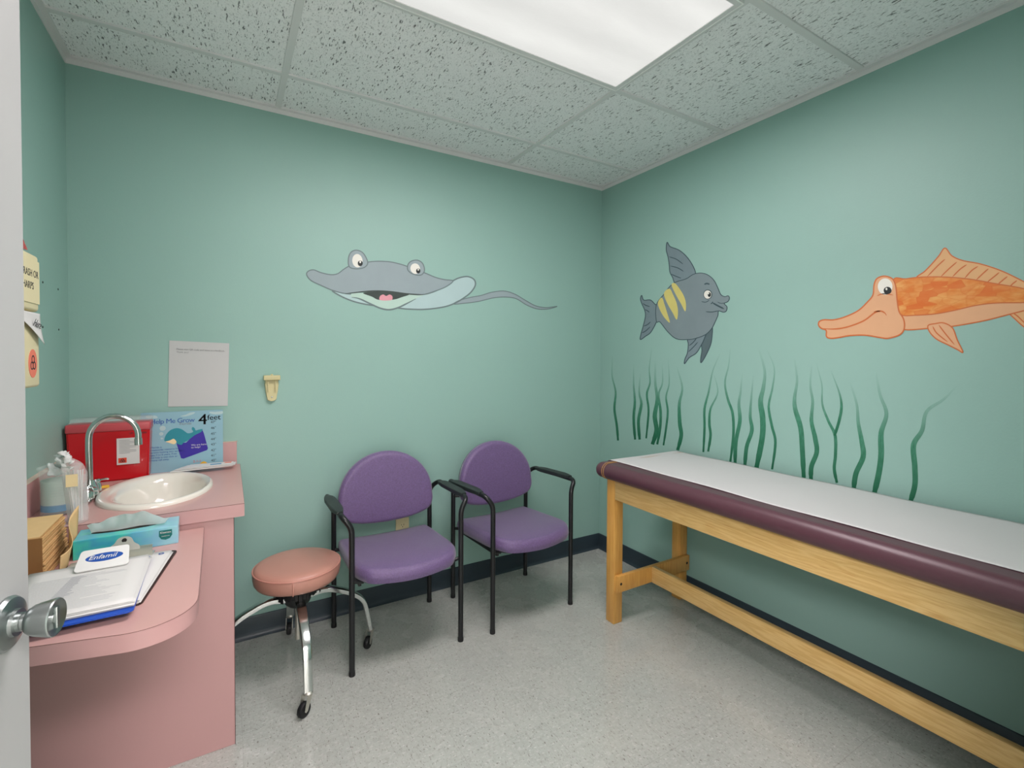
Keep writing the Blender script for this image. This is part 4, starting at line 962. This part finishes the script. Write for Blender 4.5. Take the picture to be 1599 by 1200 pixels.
for i in range(22):
    y = 0.066 - i * 0.0072
    ln.box(-0.025 - 0.02 * i / 22, -0.025 - 0.02 * i / 22 + 0.02 + 0.015 * random.random(), y, y + 0.0025, zt + 0.0001, zt + 0.0003)
ln.obj('print_lines', 'greyink' if False else 'faintink', top_sheet, smooth=False)
# white plastic clip plate
pl_ = B()
pts = []
for (cx, cy, a0) in ((0.038, 0.024, 0), (-0.040, 0.024, PI / 2), (-0.044, -0.026, PI), (0.042, -0.026, 1.5 * PI)): pts += arcpts(cx, cy, 0.008, a0, a0 + PI / 2, 4)
CPX, CPY, CPZ = 0.026, 0.118, 0.032
tl = 0.46
def cpm(x, v, e): return Vector((CPX + x, CPY + v * math.cos(tl) - e * math.sin(tl), CPZ + v * math.sin(tl) + e * math.cos(tl)))
pl_.prism(pts, lambda x, v: cpm(x, v, -0.0015), lambda x, v: cpm(x, v, 0.0015))
pl_.box(0.0, 0.05, CPY + 0.002, CPY + 0.020, 0.0165, 0.034, 0.002)
plate = pl_.obj('logo_clip', 'white', bc_, smooth=False, label='white plastic clip plate')
B().prism(ell(0.0, 0.002, 0.036, 0.0135, 0.0, 28), lambda x, v: cpm(x, v, 0.0015), lambda x, v: cpm(x, v, 0.0019)).obj('logo_oval', 'logoblue', plate, smooth=False)
textobj('Enfamil', 0.0185, cpm(-0.0305, -0.003, 0.0024), (1, 0, 0), (0, math.cos(tl), math.sin(tl)), 'white', plate, shear=0.25)

# tissue box
tb = thing('tissue_box', 'teal watercolour tissue box beside the clipboards at the back of the pink desk', 'tissue box', (-2.398, -0.729, DT), math.radians(2.5))
TW, TD, THh = 0.230, 0.102, 0.051
tbb = B().box(-TW / 2, TW / 2, -TD / 2, TD / 2, 0, THh, 0.0012, 1).obj('carton', 'tbox', tb, smooth=False)
B().prism(ell(-0.01, 0.002, 0.075, 0.018, 0, 28), lambda x, y: Vector((x, y, THh)), lambda x, y: Vector((x, y, THh + 0.0003))).obj('opening', 'hole', tb, smooth=False)
sh = [(-0.015, 0.012), (0.015, 0.012), (0.0155, -0.004), (0.010, -0.013), (0, -0.016), (-0.010, -0.013), (-0.0155, -0.004)]
B().prism(sh, lambda x, z: Vector((x + TW / 2 - 0.030, -TD / 2, z + 0.032)), lambda x, z: Vector((x + TW / 2 - 0.030, -TD / 2 - 0.0005, z + 0.032))).obj('logo_shield', 'shield', tb, smooth=False)
textobj('Kleenex', 0.0078, (TW / 2 - 0.030, -TD / 2 - 0.0007, 0.035), (1, 0, 0), (0, 0.0, 1), 'white', tb, align='CENTER')
textobj('trusted care', 0.0038, (TW / 2 - 0.030, -TD / 2 - 0.0007, 0.026), (1, 0, 0), (0, 0.0, 1), 'white', tb, align='CENTER')
def tis(u, v):
    x = -0.085 + 0.165 * u + 0.02 * v * (u - 0.35)
    hgt = 0.052 * (0.35 + 0.65 * math.sin(PI * (0.12 + 0.8 * u)) ** 1.2)
    z = THh - 0.004 + hgt * v + 0.003 * math.sin(17 * u + 2)
    y = 0.002 + 0.010 * math.sin(11 * u + 1.0) * (0.4 + 0.6 * v) - 0.022 * v * v + 0.005 * math.sin(31 * u) * v
    return Vector((x, y, z))
B().grid(tis, 60, 12).obj('tissue', 'tissue', tb, angle=80)

# brown paper towels
tw = thing('paper_towel_stack', 'stack of brown folded paper towels left of the tissue box', 'paper towels', (-2.606, -0.765, DT))
b = B()
def towel_layer(k, n):
    t = k / n
    return t
NL = 34
x0_, x1_ = -0.072, 0.066
for k in range(NL):
    z = 0.101 * k / NL; t = k / NL
    xr = x1_ - 0.012 * t ** 0.7 + 0.002 * math.sin(k * 1.9) + (0.003 if k % 5 == 0 else 0)
    yf = -0.112 + 0.0006 * math.sin(k * 0.9)
    b.box(x0_, xr, yf, 0.088 + 0.002 * math.sin(k * 2.3), z, z + 0.101 / NL * 0.93, 0.0004, 1)
b.obj('towel_block', 'towel', tw, smooth=False)
B().box(x0_ + 0.001, x1_ - 0.012, -0.111, 0.088, 0.101, 0.1022, 0.0004, 1).obj('top_towel', 'kraft', tw, smooth=False)
B().box(x0_ + 0.001, x1_ - 0.006, -0.1145, -0.1128, 0.0005, 0.0995, 0.0004, 1).obj('end_card', 'brownend', tw, smooth=False)
ct = thing('loose_paper_towel', 'crumpled brown paper towel curling up between the towel stack and tissue box', 'paper towel', (-2.516, -0.795, DT))
def loose(u, v):
    y = -0.075 + 0.15 * u
    x = -0.004 + 0.018 * math.sin(5 * u + 0.6) * (0.4 + 0.6 * v) + 0.016 * v * (u - 0.2) + 0.010 * u
    return Vector((x - 0.002, y, 0.001 + (0.045 + 0.085 * u ** 1.4) * v + 0.0 * u))
B().grid(loose, 24, 12).obj('towel_sheet', 'kraft', ct, solid=0.0012, angle=80)

# ------------------------------------------------------------------ things on the walls
# letter-size notice
def wall_quad(name, corners, m, parent, d0, d1, ax=1):
    b = B(); a = []; c = []
    for p in corners:
        q = Vector(p); q[ax] = -d0; a.append(b.bm.verts.new(q)); q = Vector(p); q[ax] = -d1; c.append(b.bm.verts.new(q))
    b.bm.faces.new(a); b.bm.faces.new(list(reversed(c)))
    for i in range(4): b.bm.faces.new((a[i], a[(i + 1) % 4], c[(i + 1) % 4], c[i]))
    return b.obj(name, m, parent, smooth=False)
nt_ = thing('wall_notice', 'white printed notice sheet taped to the back wall above the height chart', 'notice', (-2.26, 0, 1.205))
cs_ = [at(1, 0, *p) - nt_.location for p in ((265, 532), (358.5, 536.5), (356, 634), (263, 635.5))]
wall_quad('sheet', cs_, 'tablepaper', nt_, 0.0005, 0.0022)
rt = (cs_[1] - cs_[0]).normalized()
for i, t in enumerate(('Please scan QR code and leave us a feedback.', 'Thank you!')):
    o_ = at(1, 0, 276, 546.5 + i * 4.6) - nt_.location
    textobj(t, 0.0095, (o_.x, -0.0026, o_.z), rt, (0, 0, 1), 'greyink', nt_)
# cream wall bracket
br = thing('wall_bracket', 'small cream plastic instrument bracket on the back wall', 'bracket', (-1.981, 0, 1.14))
B().box(-0.034, 0.034, -0.034, -0.0005, 0.034, 0.056, 0.003, 3).obj('shelf', 'cream2', br)
bp_ = [(-0.027, 0.036), (0.027, 0.036), (0.0215, -0.045), (0.014, -0.060), (0, -0.064), (-0.014, -0.060), (-0.0215, -0.045)]
bk_ = B().prism(catmull(bp_, True, 3), lambda x, z: Vector((x, -0.0005, z)), lambda x, z: Vector((x * 0.9, -0.016, z * 0.97))).obj('back_plate', 'cream2', br)
B().box(-0.018, -0.013, -0.024, -0.014, -0.018, 0.034, 0.001).box(0.013, 0.018, -0.024, -0.014, -0.018, 0.034, 0.001).obj('rib', 'cream2', br)
B().sphere((0, -0.016, -0.044), 0.0042, 0.002, 0.0042, 12).obj('screw', 'dull', br)
B().sphere((0, -0.017, 0.058), 0.006, 0.006, 0.004, 12).obj('knob', 'cream2', br)
# outlet behind the first chair
ou = thing('wall_outlet', 'cream power outlet low on the back wall behind the left purple chair', 'outlet', (-1.364, 0, 0.372))
B().box(-0.036, 0.036, -0.006, -0.0004, -0.058, 0.058, 0.003, 3).obj('cover_plate', 'cream', ou)
for z in (0.02, -0.02):
    rc = B().lathe([(0, -0.0078), (0.0165, -0.0078), (0.0170, -0.005), (0, -0.005)], (0, 0, z), 'y', 24).obj('receptacle', 'cream', ou)
    B().box(-0.0072, -0.0052, -0.0084, -0.007, z - 0.001, z + 0.007).box(0.0052, 0.0072, -0.0084, -0.007, z - 0.001, z + 0.007).sphere((0, -0.0078, z - 0.0075), 0.0024, 0.0008, 0.0024, 10).obj('slot', 'hole', rc)
B().sphere((0, -0.006, 0), 0.003, 0.0015, 0.003, 10).obj('screw', 'dull', ou)
# wall-mounted sharps cabinet, left wall
fX = -2.56
cyR = at(0, fX, 62, 500).y
sh_ = thing('sharps_cabinet', 'cream wall-mounted sharps cabinet with paper notes on the left wall', 'cabinet', (-W, cyR - 0.16, 1.205))
SD = fX + W
B().box(0.0005, SD, -0.16, 0.16, 0.0, 0.183, 0.008, 3).obj('lower_bin', 'cream', sh_)
B().box(0.0005, SD, -0.16, 0.16, 0.186, 0.325, 0.008, 3).obj('upper_cover', 'cream', sh_)
nb = B().box(SD + 0.0005, SD + 0.0018, -0.15, 0.157, 0.205, 0.310).obj('taped_note', 'cream', sh_, smooth=False)
textobj('NO TRASH OR', 0.0245, (SD + 0.002, 0.022, 0.268), (0, 1, 0), (0, 0, 1), 'ink', sh_, align='CENTER', spacing=1.0).location = (0, 0.045, 0)
textobj('SHARPS', 0.0245, (SD + 0.002, 0.028, 0.238), (0, 1, 0), (0, 0, 1), 'ink', sh_, align='CENTER').location = (0, 0.045, 0)
def note(u, v):
    # lower-left part peels away from the cabinet
    y = 0.0 + 0.157 * u; w_ = v
    zlow = 0.155 - 0.050 * u
    z = 0.182 - (0.182 - zlow) * w_ * (0.6 + 0.4 * u)
    x = SD + 0.002 + 0.008 * (v ** 2) * (0.4 + 0.6 * u)
    return Vector((x, y, z))
B().grid(note, 14, 14).obj('peeling_note', 'paper', sh_, solid=0.0006)
textobj('Here', 0.026, (SD + 0.0062, 0.088, 0.150), (0, 1, -0.12), (0.2, 0.1, 1), 'ink', sh_, shear=0.3)
hz_c = at(0, fX, 51.5, 568); hy, hz = hz_c.y - sh_.location.y, hz_c.z - 1.205
hzr = B().lathe([(0, SD), (0.040, SD), (0.040, SD + 0.0008), (0, SD + 0.0008)], (0, 0, 0), 'x', 32)
for v in hzr.bm.verts: v.co = Vector((v.co.x, v.co.y * 1.0 * 0.72 + hy, v.co.z * 0.86 + hz))
hzr = hzr.obj('hazard_sticker', 'hazardpale', sh_, smooth=False, label='round orange biohazard sticker')
b = B()
for a in (PI / 2, PI / 2 + 2 * PI / 3, PI / 2 + 4 * PI / 3):
    b.lathe([(0.0085 + 0.0018 * math.cos(q_), 0.0004 * math.sin(q_)) for q_ in [2 * PI * k / 6 for k in range(6)]], (SD + 0.001, hy + 0.009 * math.cos(a), hz + 0.010 * math.sin(a)), 'x', 20, closed=True)
b.obj('hazard_symbol', 'ink', hzr)
rdb = thing('red_bag', 'bright red plastic bag corner on top of the wall-mounted sharps cabinet', 'bag', (-W + 0.055, cyR - 0.125, 1.53))
b = B()
vs = [b.bm.verts.new(p) for p in ((0.055, 0.095, 0.010), (0.058, 0.00, 0.066), (0.06, -0.03, 0.002), (-0.03, 0.06, 0.003), (-0.02, -0.03, 0.05), (-0.03, -0.05, 0.003), (0.058, 0.02, 0.018))]
bmesh.ops.convex_hull(b.bm, input=list(b.bm.verts))
b.obj('bag_film', 'redplastic', rdb, smooth=False)
# empty screw anchors on the left wall
for i, (x, y, wh) in enumerate(((67, 441, 'upper anchor nearer the cabinet'), (91, 452, 'upper anchor nearer the corner'), (67, 511, 'lower anchor nearer the cabinet'), (92, 515, 'lower anchor nearer the corner'))):
    p = at(0, -W, x, y)
    o = B().lathe([(0, -0.001), (0.0035, -0.001), (0.0035, 0.0012), (0.0015, 0.0016), (0, 0.0012)], (0, 0, 0), 'x', 12).obj('screw_anchor', 'hole'); o.location = p
    setp(o, 'tiny dark screw anchor in the left wall, ' + wh, 'screw', 'screw anchors in the left wall')
